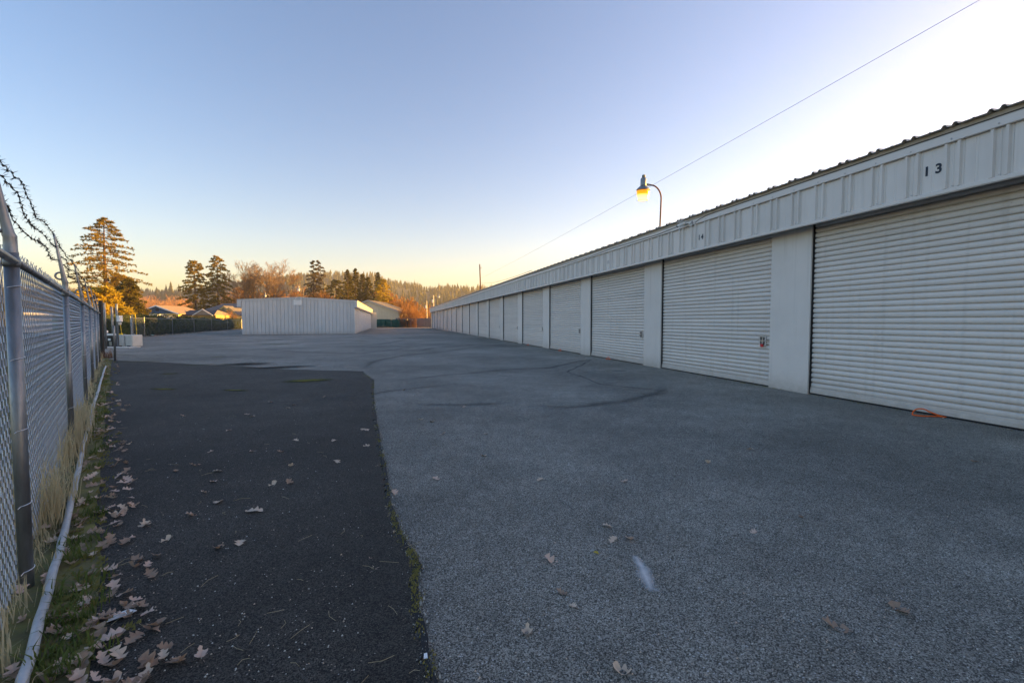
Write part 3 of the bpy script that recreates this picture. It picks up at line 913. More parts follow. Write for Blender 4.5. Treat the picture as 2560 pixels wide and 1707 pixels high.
bpy.context.view_layer.update()
def lamp_at(px, ytop, Y, zbase, lab, rz):
    c = copy_tree(lamp2)
    p = at(px, ytop, Y)
    c.location = (p.x, Y, p.z - 1.36); c.rotation_euler = (0, 0, rz)
    tag(c, lab, 'lamp', 'gooseneck yard lamps')
    if p.z - 1.36 > zbase:      # lengthen the pole down to the roof
        MB().tube([(0,0,-.05),(0,0,-(p.z-1.36-zbase)-.1)], .021, 6).build('pole_extension', M['lamp_cell'], c)
    return c
tag(lamp2, 'unlit white gooseneck lamp on the back roof above the notice board', 'lamp', 'gooseneck yard lamps')
p = at(750, 714, 54); lamp2.location = (p.x + .4, 54, p.z - 1.36); lamp2.rotation_euler = (0,0,rad(100))
lamp_at(673, 731, 66, 3.5, 'small unlit lamp farther back behind the left half of the back roof', rad(100))
lamp_at(1105, 735, 76, 3.75, 'unlit gooseneck lamp near the far end of the long building roof', rad(105))

# ================================================================== CREAM SHED, GREEN SCREEN, PLANK FENCE
YS = 101.0
sh = thing('cream_shed', 'cream panelled gable shed with white roof edge behind the green screen', 'building', (-31.9, YS, 0), 0)
hw = 7.0; ev = 3.35; pk = 5.85
def shz(x): return ev + (pk - ev) * (1 - abs(x) / hw)
core = MB(); core.prism([(-hw+.02,0),(hw-.02,0),(hw-.02,shz(hw)-.1),(0,pk-.1),(-hw+.02,shz(hw)-.1)], .05, 14, 'y'); core.build('wall_core', M['cream'], sh)
npn = 23
for i in range(npn):
    x0 = -hw + 2*hw*i/npn + .006; x1 = -hw + 2*hw*(i+1)/npn - .006
    for lo, hi in ((0, 3.29), (3.31, None)):
        za, zb = (hi, hi) if hi else (shz(x0)-.06, shz(x1)-.06)
        if za <= lo or zb <= lo: 
            za = max(za, lo + .01); zb = max(zb, lo + .01)
        g = MB(); g.add([(x0,0,lo),(x1,0,lo),(x1,0,zb),(x0,0,za),(x0,.045,lo),(x1,.045,lo),(x1,.045,zb),(x0,.045,za)],
              [(0,1,2,3),(4,7,6,5),(0,4,5,1),(1,5,6,2),(2,6,7,3),(3,7,4,0)])
        g.build('wall_panel', M['cream'], sh)
g = MB()
for sgn in (-1, 1):
    a = (0, pk + .10); b = (sgn*(hw+.7), shz(hw+.7) + .10)
    g.prism([a, b, (b[0], b[1]-.20), (0, pk-.12)], -.35, -.29, 'y')
g.build('barge_board', M['cream_trim'], sh)
g = MB(); g.prism([(-hw-.75, shz(hw+.75)+.08),(0,pk+.10),(hw+.75,shz(hw+.75)+.08),(hw+.75,shz(hw+.75)+.16),(0,pk+.19),(-hw-.75,shz(hw+.75)+.16)], -.36, 14.3, 'y'); g.build('roof', M['shingle_grey'], sh)

gs = thing('green_screen_fence', 'dark green mesh screen fence below the cream shed', 'fence', (0,0,0))
A = Vector((-32.5, 91.5)); B_ = Vector((-20.9, 93.5))
g = MB(); v = []; f = []
for i in range(41):
    t = i/40; p = A.lerp(B_, t)
    w_ = .05*math.sin(i*1.7); zt = 1.72 - .07*max(0, math.sin(i*.5))**2 - (.18*max(0,(t-.72)) + R.uniform(0,.03))
    v += [(p.x, p.y + w_, .02), (p.x, p.y + w_*1.6 - .02, .9), (p.x, p.y + .02*math.sin(i*2.1), zt), (p.x, p.y + .02 + .02*math.sin(i*2.1), zt), (p.x, p.y+w_+.02, .02)]
for i in range(40):
    for k in range(4): f.append((i*5+k, (i+1)*5+k, (i+1)*5+k+1, i*5+k+1))
g.add(v, f); g.build('screen_cloth', M['tarp'], gs, smooth=True)
for t in (.0,.16,.42,.68,.95):
    p = A.lerp(B_, t); MB().tube([(p.x, p.y-.1, 0),(p.x, p.y-.1, 1.78)], .03, 6).build('post', M['galv'], gs)

pf = thing('plank_fence', 'weathered grey wooden plank fence beside the far end of the long building', 'fence', (0,0,0))
A = Vector((-24.5, 96.0)); B_ = Vector((-16.6, 95.2)); npk = 46
for i in range(npk):
    p = A.lerp(B_, (i + .5)/npk); hw2 = (B_-A).length/npk/2 - .008
    h = 1.95 + R.uniform(-.04,.05)
    o = MB().add([(-hw2,0,.03),(hw2,0,.03),(hw2,0,h-.04),(hw2*.4,0,h),(-hw2*.4,0,h),(-hw2,0,h-.04),(-hw2,.022,.03),(hw2,.022,.03),(hw2,.022,h-.04),(hw2*.4,.022,h),(-hw2*.4,.022,h),(-hw2,.022,h-.04)],
        [(0,1,2,3,4,5),(11,10,9,8,7,6),(0,6,7,1),(1,7,8,2),(2,8,9,3),(3,9,10,4),(4,10,11,5),(5,11,6,0)]).build('plank', M['plank'], pf, loc=(p.x, p.y + R.uniform(-.012,.012), 0), rz=-.1)
MB().tube([(A.x,A.y+.06,1.5),(B_.x,B_.y+.06,1.5)], .04, 4).tube([(A.x,A.y+.06,.5),(B_.x,B_.y+.06,.5)], .04, 4).build('rail', M['plank'], pf)

# ================================================================== CHAIN LINK FENCE (left)
FR = math.atan2(1, -.876); SP = 2.45 * Vector((-.876, 1)).length
fen = thing('chain_link_fence', 'galvanized chain link fence with barbed wire on top along the left side', 'fence', FA, FR)
RAIL = 1.60
def wire_mesh(length, height, a=.036, r=.0020):
    g = MB(); nw = int(length / a); ns = int(height / a)
    rr = random.Random(5)
    for i in range(nw):
        x0 = i * a
        pts = []
        for j in range(ns + 1):
            side = (i + j) % 2
            x = x0 + (a if side else 0)
            bulge = .010 * math.sin(3.1 * x / length) * math.sin(j * .11) 
            off = (.0028 if side else -.0028) + bulge
            pts.append((x + rr.uniform(-.0012,.0012), off, .05 + j * a + rr.uniform(-.0012,.0012)))
        # twisted barbed end above the rail
        e = pts[-1]
        pts.append((e[0] + rr.uniform(-.006,.006), e[1] + rr.uniform(-.012,.012), e[2] + rr.uniform(.02,.032)))
        g.tube(pts, r, 3, cap=False)
    return g.mesh('wire_mesh', M['wire'])
wm = wire_mesh(SP, RAIL + .045 - .05)
post_me = MB().lathe([(.0235,-.3),(.0235,1.62)], 14).mesh('post', M['galv'], True)
post_fat = MB().lathe([(.027,-.3),(.027,1.62)], 16).mesh('post', M['galv'], True)
def arm_mesh():
    g = MB()
    # pressed steel arm: round cup at the bottom flattening to a thin tapered channel leaning outward (+Y)
    secs = [(.036,.036,0,1.605),(.038,.038,0,1.62),(.034,.034,0,1.63),(.034,.033,.0,1.69),(.036,.036,.002,1.70),(.031,.030,.006,1.715),(.034,.026,.016,1.76),(.030,.022,.03,1.84),(.024,.017,.055,1.98),(.017,.013,.08,2.12),(.014,.011,.09,2.17)]
    n = 10; v = []
    for rx, ry, oy, z in secs:
        for k in range(n):
            t = 2*math.pi*k/n
            v.append((rx*.66*math.cos(t), oy*.75 + ry*.74*math.sin(t), z))
    f = [(i*n+k, i*n+(k+1) % n, (i+1)*n+(k+1) % n, (i+1)*n+k) for i in range(len(secs)-1) for k in range(n)]
    f.append(tuple((len(secs)-1)*n+k for k in range(n)))
    return g.add(v, f).mesh('barb_arm', M['galv'], True)
arm_me = arm_mesh()
ring_me = MB().tube([(0, .034 + .034*math.cos(a), 1.752 + .034*math.sin(a)) for a in [2*math.pi*k/18 for k in range(18)]], .010, 6, closed=True).mesh('rail_eye', M['galv'], True)
band_me = MB().lathe([(.029,1.555),(.032,1.565),(.032,1.585),(.029,1.595)], 14).mesh('rail_clamp', M['galv'], True)
def tie_mesh(r):
    g = MB()
    for z in (0.0,):
        P = []
        for k in range(9):
            a = -math.pi*1.05 + math.pi*1.1*k/8
            P.append((r*math.cos(a), r*math.sin(a), z + .02*k/8))
        P = [(-.05,.012,z-.004)] + P + [(.052,.014,z+.03)]
        g.tube(P, .0022, 4)
    return g.mesh('tie_wire', M['tie'])
tie_me = tie_mesh(.0262); tie_fat = tie_mesh(.0297)
NB = 6                                    # bays 0..5 forward, one behind
for i in range(-1, NB + 1):
    x = i * SP
    o = link('post', post_fat if i == 0 else post_me, fen, (x, 0, 0), rz=.6*i)
    o2 = link('barb_arm', arm_me, o); o2.rotation_euler = (0, 0, -.6*i)
    o3 = link('rail_eye', ring_me, o); o3.rotation_euler = (0, 0, -.6*i)
    link('rail_clamp', band_me, o)
    for zz in (.10,.42,.78,1.12,1.46): link('tie_wire', tie_fat if i == 0 else tie_me, fen, (x, 0, zz))
rail_me = MB().tube([(.03,-.012,RAIL-.02),(SP-.03,-.012,RAIL-.02)], .0165, 10).mesh('top_rail', M['galv'], True)
slv_me = MB().tube([(0,-.012,RAIL-.02),(.13,-.012,RAIL-.02)], .0188, 10).mesh('rail_sleeve', M['galv'], True)
for i in range(-1, NB):
    r_ = link('top_rail', rail_me, fen, (i * SP, 0, 0))
    link('rail_sleeve', slv_me, r_, (SP * (.40 if i == 0 else .3 + .1 * (i % 4)), 0, 0))
    link('rail_sleeve', slv_me, r_, (SP * (.72 if i == 0 else .75), 0, 0))
    m_ = link('wire_mesh', wm, fen, (i * SP + .0, .0275, 0)); m_['kind'] = 'stuff'
# barbed wire strands
rr = random.Random(21)
for k, (oy, z) in enumerate([(.066,2.16),(.054,2.03),(.039,1.90)]):
    g = MB()
    for i in range(-1, NB):
        n = int(SP / .055); P = []
        ph = rr.uniform(0, 6); sag = .02 + .03 * rr.random()
        for j in range(n + 1):
            t = j / n; e = min(1, 6*t, 6*(1-t))
            P.append(Vector(((i + t) * SP, oy + e * (.016*math.sin(9*t+ph) + rr.uniform(-.007,.007)), z - sag*4*t*(1-t) + e*(.020*math.sin(13*t + 2*ph) + rr.uniform(-.007,.007)))))
        g.tube(P, .0024, 4)
        Q = [p + Vector((0,.0028*math.sin(j*1.9),.0028*math.cos(j*1.9))) for j, p in enumerate(P)]
        g.tube(Q, .0018, 3, cap=False)
        for j in range(1, n, 2):
            c = P[j]
            g.tube([c - Vector((.009,0,0)), c + Vector((.009,0,0))], .0062, 5)
            for q in range(4):
                d = Vector((rr.uniform(-.5,.5), rr.uniform(-1,1), rr.uniform(-1,1))).normalized() * .028
                g.tube([c + Vector((rr.uniform(-.006,.006),0,0)), c + d], [.0022,.0008], 3)
    g.build('barbed_wire', M['barb'], fen)
# white pipe along the foot of the fence
pp = [fence_pt(y, .075 + o_) for y, o_ in ((-1,0),(.6,.01),(1.4,.0),(2.0,.012),(2.6,.02),(3.6,.02),(4.6,.01),(5.6,.03),(6.8,.02),(8,.04),(9.5,.05),(11.5,.07),(12.8,.09))]
sm = []
for a, b in zip(pp, pp[1:]):
    for k in range(6): 
        q = a.lerp(b, k/6); sm.append(Vector((q.x + R.uniform(-.004,.004), q.y + R.uniform(-.004,.004), .045 + R.uniform(-.004,.004))))
tag(MB().tube(sm, .019, 8).build('white_pipe', M['pipe'], smooth=True), 'weathered white pipe lying along the foot of the chain link fence', 'pipe')

# ------------------------------------------------------------------ plants along the fence
def blades(g, c, n, h, spread, rnd, w_=.004, lean=.5):
    for i in range(n):
        a = rnd.uniform(0, 6.28); d = spread * rnd.random() ** .7
        x, y = c[0] + math.cos(a)*d, c[1] + math.sin(a)*d
        hh = h * rnd.uniform(.5, 1.15); b = rnd.uniform(0, 6.28); ln = lean * hh * rnd.uniform(.2, 1.2)
        ww = w_ * rnd.uniform(.6, 1.4); px, py = -math.sin(b)*ww, math.cos(b)*ww
        z = c[2]
        m1 = (x + math.cos(b)*ln*.35, y + math.sin(b)*ln*.35, z + hh*.6)
        m2 = (x + math.cos(b)*ln, y + math.sin(b)*ln, z + hh*(1 - .25*ln/hh))
        g.add([(x-px,y-py,z),(x+px,y+py,z),(m1[0]+px*.8,m1[1]+py*.8,m1[2]),(m1[0]-px*.8,m1[1]-py*.8,m1[2]),m2], [(0,1,2,3),(3,2,4)])
rr = random.Random(8)
gs_, gg, gm = MB(), MB(), MB()
for i in range(260):
    y = 1.2 + 14.6 * rr.random() ** 1.5
    p = fence_pt(y, rr.uniform(-.55, .04))
    big = y > 3.0 and rr.random() < .45
    blades(gs_, (p.x, p.y, .015), 16, rr.uniform(.15,.38) if big else rr.uniform(.06,.18), .10, rr, .0028 if y < 4 else .005, .7)
for i in range(46):
    y = 3.1 + rr.uniform(-.5, 2.6); p = fence_pt(y, rr.uniform(-.25, .06))
    blades(gs_, (p.x, p.y, .015), 40, rr.uniform(.28,.5), .12, rr, .003, .45)
for i in range(60):
    y = 1.5 + 9 * rr.random() ** 1.8; p = fence_pt(y, rr.uniform(.10, .26))
    blades(gg, (p.x, p.y, .015), 22, rr.uniform(.04,.10), .08, rr, .0032, 1.1)
for i in range(80):
    p = fence_pt(rr.uniform(1.5, 14), rr.uniform(-3, -.3))
    blades(gg, (p.x, p.y, -.02), 26, rr.uniform(.07,.22), .2, rr, .005, .8)
for i in range(240):
    y = 1.6 + 13.5 * rr.random() ** 1.2; p = fence_pt(y, rr.uniform(.12, .27) + (.10 if rr.random() < .12 else 0))
    s_ = rr.uniform(.02, .06)
    for k in range(14):
        a = rr.uniform(0, 6.28); d = s_*rr.random()
        x, y_ = p.x + math.cos(a)*d, p.y + math.sin(a)*d
        q = .008; z = .018 + .014*rr.random()
        gm.add([(x-q,y_-q*.5,z-.006),(x+q,y_-q*.3,z-.004),(x,y_+q,z+.008)], [(0,1,2)])
# moss and crumbs in the seam
for i in range(120):
    t = rr.uniform(.9, len(seam) - 1.01); k = int(t); p = seam[k].lerp(seam[k+1], t - k)
    for q in range(9):
        x, y_ = p.x + rr.gauss(.012,.012), p.y + rr.gauss(0,.03); s_ = rr.uniform(.0018,.0045); z = .014
        gm.add([(x-s_,y_-s_*.5,z),(x+s_,y_-s_*.3,z),(x,y_+s_,z+.008)], [(0,1,2)])
for i in range(200):      # foot of the doors
    p = wall_pt(rr.uniform(-4, 30), rr.uniform(.0,.05)); s_ = .007
    for q in range(6):
        x, y_ = p.x + rr.gauss(0,.02), p.y + rr.gauss(0,.05)
        gm.add([(x-s_,y_-s_*.5,.002),(x+s_,y_-s_*.3,.002),(x,y_+s_,.012)], [(0,1,2)])
stuff(tag(gs_.build('dry_grass', M['straw']), 'pale dry grass growing through the foot of the chain link fence', 'grass'))
stuff(tag(gg.build('green_grass', M['grass']), 'short green grass tufts along the fence foot and behind it', 'grass'))
stuff(tag(gm.build('moss', M['moss']), 'yellow green moss in the pavement seam, verge and at the door feet', 'moss'))
g = MB(); p = G(250, 897)
for i in range(12): blades(g, (p.x + rr.uniform(-.35,.25), p.y + rr.uniform(-.5,.5), 0), 24, rr.uniform(.2,.5), .12, rr, .008, .4)
tag(g.build('reddish_weeds', M['weed_red']), 'reddish brown dead weeds at the foot of the black gate post', 'plant')

# ------------------------------------------------------------------ fallen oak leaves
def leaf_mesh(name, m, seed, lob=3, curl=.25):
    rnd = random.Random(seed)
    L = 1.0; right = []; n = lob * 4 + 2
    for i in range(n + 1):
        t = i / n
        wd = .30 * math.sin(math.pi * min(1, t ** .8)) ** .6
        ph = (i % 4)
        k = {0: .42, 1: .95, 2: 1.18, 3: .85}[ph] * rnd.uniform(.85, 1.15)
        right.append((wd * k, t))
    def z(x, t): return curl * (x * x * 4.5 + .35 * math.sin(t * 5 + seed) + .9 * (t - .5) ** 2 + .25 * x) + .03
    v = []; f = []
    for (x, t) in right:
        y = (t - .45)
        v += [(-x * rnd.uniform(.85,1.1), y, z(-x, t)), (0, y, z(0, t) - .02), (x, y, z(x, t))]
    for i in range(n):
        a = i * 3
        f += [(a, a+1, a+4, a+3), (a+1, a+2, a+5, a+4)]
    # stalk
    b = len(v)
    v += [(-.012, -.45, .03), (.012, -.45, .03), (.03, -.72, .06)]
    f.append((b, b+1, b+2))
    return MB().add(v, f).mesh(name, m)
LM = [leaf_mesh('oak_leaf', M[k], i, lb_, cu) for i, (k, lb_, cu) in enumerate([('leaf_tan',3,.18),('leaf_pink',3,.32),('leaf_tan',2,.42),('leaf_brown',3,.30),('leaf_pink',2,.22),('leaf_yellow',2,.2)])]
rr = random.Random(14)
def leaf(px, py, size, kind, label, group=None, z=None):
    p = G(px, py)
    o = link('oak_leaf', LM[kind], None, (p.x, p.y, z if z is not None else (.014 if px < 900 else .004)))
    o.rotation_euler = (rr.uniform(-.18,.18), rr.uniform(-.18,.18), rr.uniform(0, 6.28)); size *= 1.25 if px > 900 else 1.1; o.scale = (size, size * rr.uniform(.8,1.05), size)
    tag(o, label, 'leaf', group)
# those that stand out, each with its own place
for px, py, s_, k, lab in [
    (1378,1404,.072,1,'broad tan oak leaf lying alone left of the white paint stroke'),
    (1518,1316,.055,0,'highest of the three oak leaves above the white paint stroke'),
    (1533,1350,.058,0,'left oak leaf of the pair just above the white paint stroke'),
    (1574,1348,.062,1,'right oak leaf of the pair just above the white paint stroke'),
    (1490,1383,.032,5,'small yellow leaf up left of the white paint stroke'),
    (1405,1483,.048,3,'brown oak leaf below the broad tan leaf on grey asphalt'),
    (1432,1516,.045,0,'small upright pale oak leaf under the brown leaf on grey asphalt'),
    (1318,1582,.058,2,'curled tan oak leaf near the bottom centre of the lot'),
    (1554,1678,.068,2,'pale curled oak leaf at the bottom edge right of centre'),
    (1561,1205,.055,1,'tan oak leaf on open grey asphalt in the middle distance'),
    (2090,1570,.088,3,'large pale brown oak leaf at lower right'),
    (2248,1524,.088,3,'flat brown oak leaf farthest right near the bottom'),
    (1883,1332,.045,1,'small pinkish oak leaf right of the white paint stroke'),
    (2003,1293,.04,3,'small brown leaf fragment on grey asphalt at right'),
    (2436,1154,.06,3,'dark leaf near the right edge below door 13'),
    (987,1233,.065,1,'pinkish oak leaf touching the mossy seam on its right side'),
    (972,1269,.05,2,'small curled leaf sitting on the mossy seam'),
    (990,1336,.045,2,'little leaf caught in the seam bend'),
    (929,1398,.036,1,'small pink leaf scrap on dark asphalt left of the seam'),
    (940,1422,.05,0,'tan leaf just below the pink scrap on dark asphalt'),
    (842,1158,.085,0,'star shaped pale oak leaf on dark asphalt'),
    (728,1167,.07,2,'curled pale leaf left of the star shaped leaf'),
    (637,1283,.10,0,'long tan oak leaf with a tail on dark asphalt'),
    (546,1260,.085,0,'broad pale oak leaf in the middle of the dark asphalt'),
    (480,1293,.085,1,'broad oak leaf left of the long tailed leaf'),
    (512,1235,.06,1,'thin pinkish oak leaf up left of the broad pale leaf'),
    (600,1363,.075,0,'tan oak leaf low on the dark asphalt, right of its darker neighbour'),
    (547,1374,.07,3,'darker oak leaf low on the dark asphalt left of the tan one'),
    (265,1555,.10,1,'pinkish oak leaf beside the white scrap near the fence'),
    (294,1590,.055,3,'small rusty leaf below the white scrap near the fence'),
    (362,1317,.085,0,'pale oak leaf on dark asphalt near the grassy edge'),
    (345,1404,.075,3,'brown oak leaf on dark asphalt near the grassy edge'),
    (415,1356,.065,2,'curled leaf between the grassy edge and the dark asphalt middle'),
    (702,1132,.07,3,'thin brown leaf upper middle of the dark asphalt')]:
    leaf(px, py, s_, k, lab, 'fallen oak leaves')
ORD = ['leftmost', 'second from the left', 'third from the left', 'fourth from the left', 'fifth from the left', 'sixth from the left']
def leaf_rows(pts, rows, where, group, s0, s1):
    pts = sorted(pts, key=lambda p: p[1]); n = math.ceil(len(pts) / len(rows))
    for r_, name in enumerate(rows):
        row = sorted(pts[r_*n:(r_+1)*n])
        for q, (px, py) in enumerate(row):
            leaf(px, py, rr.uniform(s0, s1), rr.randrange(5), 'small oak leaf, %s in the %s row on the %s' % (ORD[q] if q < len(row)-1 else 'rightmost', name, where), group)
leaf_rows([(400 + zx/3.267, 820 + zy/3.267) for zx, zy in [(185,725),(710,714),(753,731),(1047,660),(1092,636),(563,845),(1108,928),(1660,838),(1690,845),(1422,930),(405,1025),(755,1018),(290,1132),(473,1183),(130,1180),(433,1267),(1060,1276),(920,1295),(1690,972),(1340,570),(905,612)]],
          ['farthest', 'second farthest', 'third farthest', 'nearest'], 'dark asphalt', 'small leaves on the far dark asphalt', .06, .09)
leaf_rows([(1010,975),(1035,990),(1080,1055),(1052,1049),(1108,1085),(1215,1085),(1160,1018),(1770,1156),(1875,1124),(1090,1198),(1350,1200),(1210,1140)],
          ['farthest', 'middle', 'nearest'], 'far grey asphalt', 'small leaves on the grey asphalt', .05, .075)
p = G(306,1548); 
o = MB().add([(-.02,-.045,.0),(.022,-.05,.004),(.028,.03,.012),(.0,.05,.004),(-.026,.02,.010),(-.02,-.045,.002),(.022,-.05,.006),(.028,.03,.014),(.0,.05,.006),(-.026,.02,.012)], [(0,1,2,3,4),(9,8,7,6,5)]).build('white_scrap', M['cam_white'], loc=(p.x, p.y, .016), rz=-.9)
tag(o, 'torn white paper scrap on dark asphalt near the fence', 'litter')
p = G(1064,1652)
o = MB().add([(-.007,-.011,0),(.008,-.010,0),(.006,.012,.004),(-.006,.009,.004),(-.007,-.011,.003),(.008,-.010,.003),(.006,.012,.007),(-.006,.009,.007)], [(0,1,2,3),(7,6,5,4)]).build('white_scrap', M['cam_white'], loc=(p.x, p.y, .018), rz=.2)
tag(o, 'tiny white scrap in the seam at the bottom', 'litter')
# leaf litter along the verge: uncountable
g = MB()
def litter(g, x, y, z, s, rnd):
    me = LM[rnd.randrange(5)]
    rot = Matrix.Rotation(rnd.uniform(0,6.28),3,'Z') @ Matrix.Rotation(rnd.uniform(-.5,.5),3,'X') @ Matrix.Rotation(rnd.uniform(-.5,.5),3,'Y')
    vv = [tuple(rot @ (w_.co * s) + Vector((x,y,z))) for w_ in me.vertices]
    g.cur = rnd.choice((0,1,1,2,2,2))
    g.add(vv, [tuple(p.vertices) for p in me.polygons])
for i in range(260):
    y = 1.3 + 5.6 * rr.random() ** 1.9
    p = fence_pt(y, rr.gauss(.24, .11) if rr.random() < .75 else rr.uniform(-.2,.5))
    litter(g, p.x, p.y, .028, rr.uniform(.05,.09), rr)
for i in range(60):
    p = fence_pt(rr.uniform(6, 15.5), rr.uniform(-.1,.45)); litter(g, p.x, p.y, .025, rr.uniform(.05,.09), rr)
for i in range(260):      # brown leaves at the hedge foot
    t = rr.random(); q = Vector((-31.0,38.2)).lerp(Vector((-46.5,80)), t) + Vector((rr.uniform(-.2,1.0), rr.uniform(-.3,.3))); litter(g, q.x, q.y, .02, rr.uniform(.1,.17), rr)
for i in range(160):      # in front of the green screen
    t = rr.random(); q = Vector((-32,90.5)).lerp(Vector((-17,93.5)), t) + Vector((0, rr.uniform(-1.6,.6))); litter(g, q.x, q.y, .02, rr.uniform(.12,.2), rr)
for i in range(120):      # by the roller doors
    p = wall_pt(rr.uniform(-4, 40), rr.uniform(.0,.06)); litter(g, p.x, p.y, .008, rr.uniform(.015,.04), rr)
stuff(tag(g.build('leaf_litter', [M['leaf_tan'], M['leaf_pink'], M['leaf_brown']]), 'dry brown leaf litter gathered along the fence and edges of the lot', 'leaf litter'))
# fine twigs and straws on the pavement
g = MB()
for i in range(70):
    px = rr.uniform(180, 1050); py = rr.uniform(1010, 1690); p = G(px, py, .016); a = rr.uniform(0, 6.28); L = rr.uniform(.03, .11)
    q = Vector((math.cos(a), math.sin(a), 0)); b = Vector((-q.y, q.x, 0)) * rr.uniform(-.02,.02)
    g.tube([p, p + q*L*.5 + b + Vector((0,0,.003)), p + q*L], .0009, 3)
stuff(tag(g.build('straw_bits', M['straw']), 'loose straw bits and thin twigs on the dark asphalt', 'debris'))
# loose grit
g = MB()
for i in range(1500):
    px = rr.uniform(100, 2560); py = 930 + 770 * rr.random() ** .8; dark = px < 900
    p = G(px, py, .014 if dark else .002); s_ = rr.uniform(.0015, .0045) * (1.3 if rr.random() < .05 else 1)
    g.cur = 0 if rr.random() < .7 else 1
    g.add([(p.x-s_,p.y-s_*.7,p.z),(p.x+s_,p.y-s_*.5,p.z),(p.x+s_*.2,p.y+s_,p.z),(p.x,p.y,p.z+s_*1.1)], [(0,1,3),(1,2,3),(2,0,3)])
for i in range(900):     # crumbs of the broken edge
    t = rr.uniform(.9, len(seam) - 1.01); k = int(t); q = seam[k].lerp(seam[k+1], t - k)
    x, y_ = q.x + rr.gauss(.01,.022), q.y + rr.gauss(0,.03); s_ = rr.uniform(.002,.006); z = .004
    g.cur = rr.choice((0,2,2))
    g.add([(x-s_,y_-s_*.7,z),(x+s_,y_-s_*.5,z),(x+s_*.2,y_+s_,z),(x,y_,z+s_*1.6+.006)], [(0,1,3),(1,2,3),(2,0,3)])
stuff(tag(g.build('loose_grit', [M['concrete'], M['leaf_tan'], M['asphalt']]), 'pale grit and small pebbles scattered over the asphalt', 'grit'))

# ================================================================== GATE AREA
def post(name, label, base_px, top_y, r, m, square=False, cat='post', lean=0.0):
    b = G(*base_px); h = at(base_px[0], top_y, b.y).z
    g = MB()
    if square: g.bbox(-r, r, -r, r, 0, h, .006)
    else: g.lathe([(r,0),(r,h-.01),(r*.7,h)], 12)
    o = g.build(name, m, loc=(b.x, b.y, 0), smooth=not square)
    o.rotation_euler = (0, lean, 0)
    return tag(o, label, cat)
post('gate_post', 'black square gate post at the end of the chain link fence', (257,893), 751, .045, M['black'], True)
post('steel_post', 'pale steel pole right behind the black gate post', (265,872), 757, .045, M['galv'])
post('steel_post', 'short thin grey pole standing in front of the gate operator', (288,903), 814, .030, M['galv'])
post('steel_post', 'tall light grey pole left of the keypad pole', (283,862), 767, .055, M['galv'])
kp = thing('keypad_pole', 'tall grey pole carrying a white keypad box by the gate', 'keypad pole', G(295,868))
MB().lathe([(.05,0),(.05,2.15),(.035,2.17)], 12).build('pole', M['galv'], kp, smooth=True)
MB().box(.06,.20,-.10,.10,1.28,1.58).build('keypad_box', M['cam_white'], kp)
MB().lathe([(.05,1.12),(.07,1.16),(.07,1.24),(.04,1.25)], 10, .13, 0).build('bell_cap', M['cream_trim'], kp)
MB().tube([(.16,0,1.12),(.20,0,.70)], .012, 6).build('yellow_conduit', M['yellow'], kp)
go = thing('gate_operator', 'black gate operator cabinet with white label behind the grey pole', 'gate operator', G(280,867))
MB().prism([(-.17,0),(.17,0),(.17,.50),(.12,.58),(-.12,.58),(-.17,.48)], -.15, .15, 'y').build('cabinet', M['black'], go)
MB().box(-.06,.07,-.156,-.151,.33,.43).build('label_plate', M['cam_white'], go)
MB().box(.0,.14,-.16,-.152,.06,.26).build('vent_panel', M['galv'], go)
MB().tube([(-.50,0,.13),(-.17,0,.13)], .03, 6).build('drive_arm', M['black'], go)
ba = thing('barrier_arm', 'white barrier beam with a yellow end behind the gate operator', 'barrier', G(292,866))
MB().bbox(-.66,.10,.02,.12,.50,.66,.01).build('beam', M['cam_white'], ba)
MB().bbox(.10,.26,.02,.12,.47,.67,.01).build('end_cap', M['yellow'], ba)
MB().box(.06,.22,.0,.14,0,.465).build('support', M['black'], ba)
ms = thing('round_meter', 'small round white meter on a thin stand behind the black gate post', 'meter', G(267,860))
MB().lathe([(.0,.62),(.07,.63),(.085,.70),(.07,.77),(.0,.78)], 12).build('dial', M['cam_white'], ms)
MB().tube([(0,0,0),(0,0,.63)], .02, 6).box(-.05,.05,-.04,.04,.2,.42).build('stand', M['galv'], ms)
def block(px, label, w_, rz):
    b = G(*px)
    t = thing('concrete_block', label, 'concrete block', b, rz)
    MB().bbox(-w_/2, w_/2, -.3, .3, 0, .60, .03).build('block', M['concrete'], t)
    MB().box(-.10,.10,-.306,-.301,-.0,.06).build('lift_slot', M['dark'], t)
    MB().tube([(-.06,0,.59),(-.04,0,.64),(.04,0,.64),(.06,0,.59)], .012, 6).build('lift_loop', M['galv'], t)
block((312,866), 'left white concrete block of the pair beside the gate', .40, .05)
block((335.5,866), 'right white concrete block of the pair beside the gate', .42, -.10)
sl = MB().box(-.9,.9,-.35,.35,0,.035).build('concrete_pad', M['concrete'], loc=G(292,869)); tag(sl, 'low concrete pad under the gate operator and keypad pole', 'concrete pad')

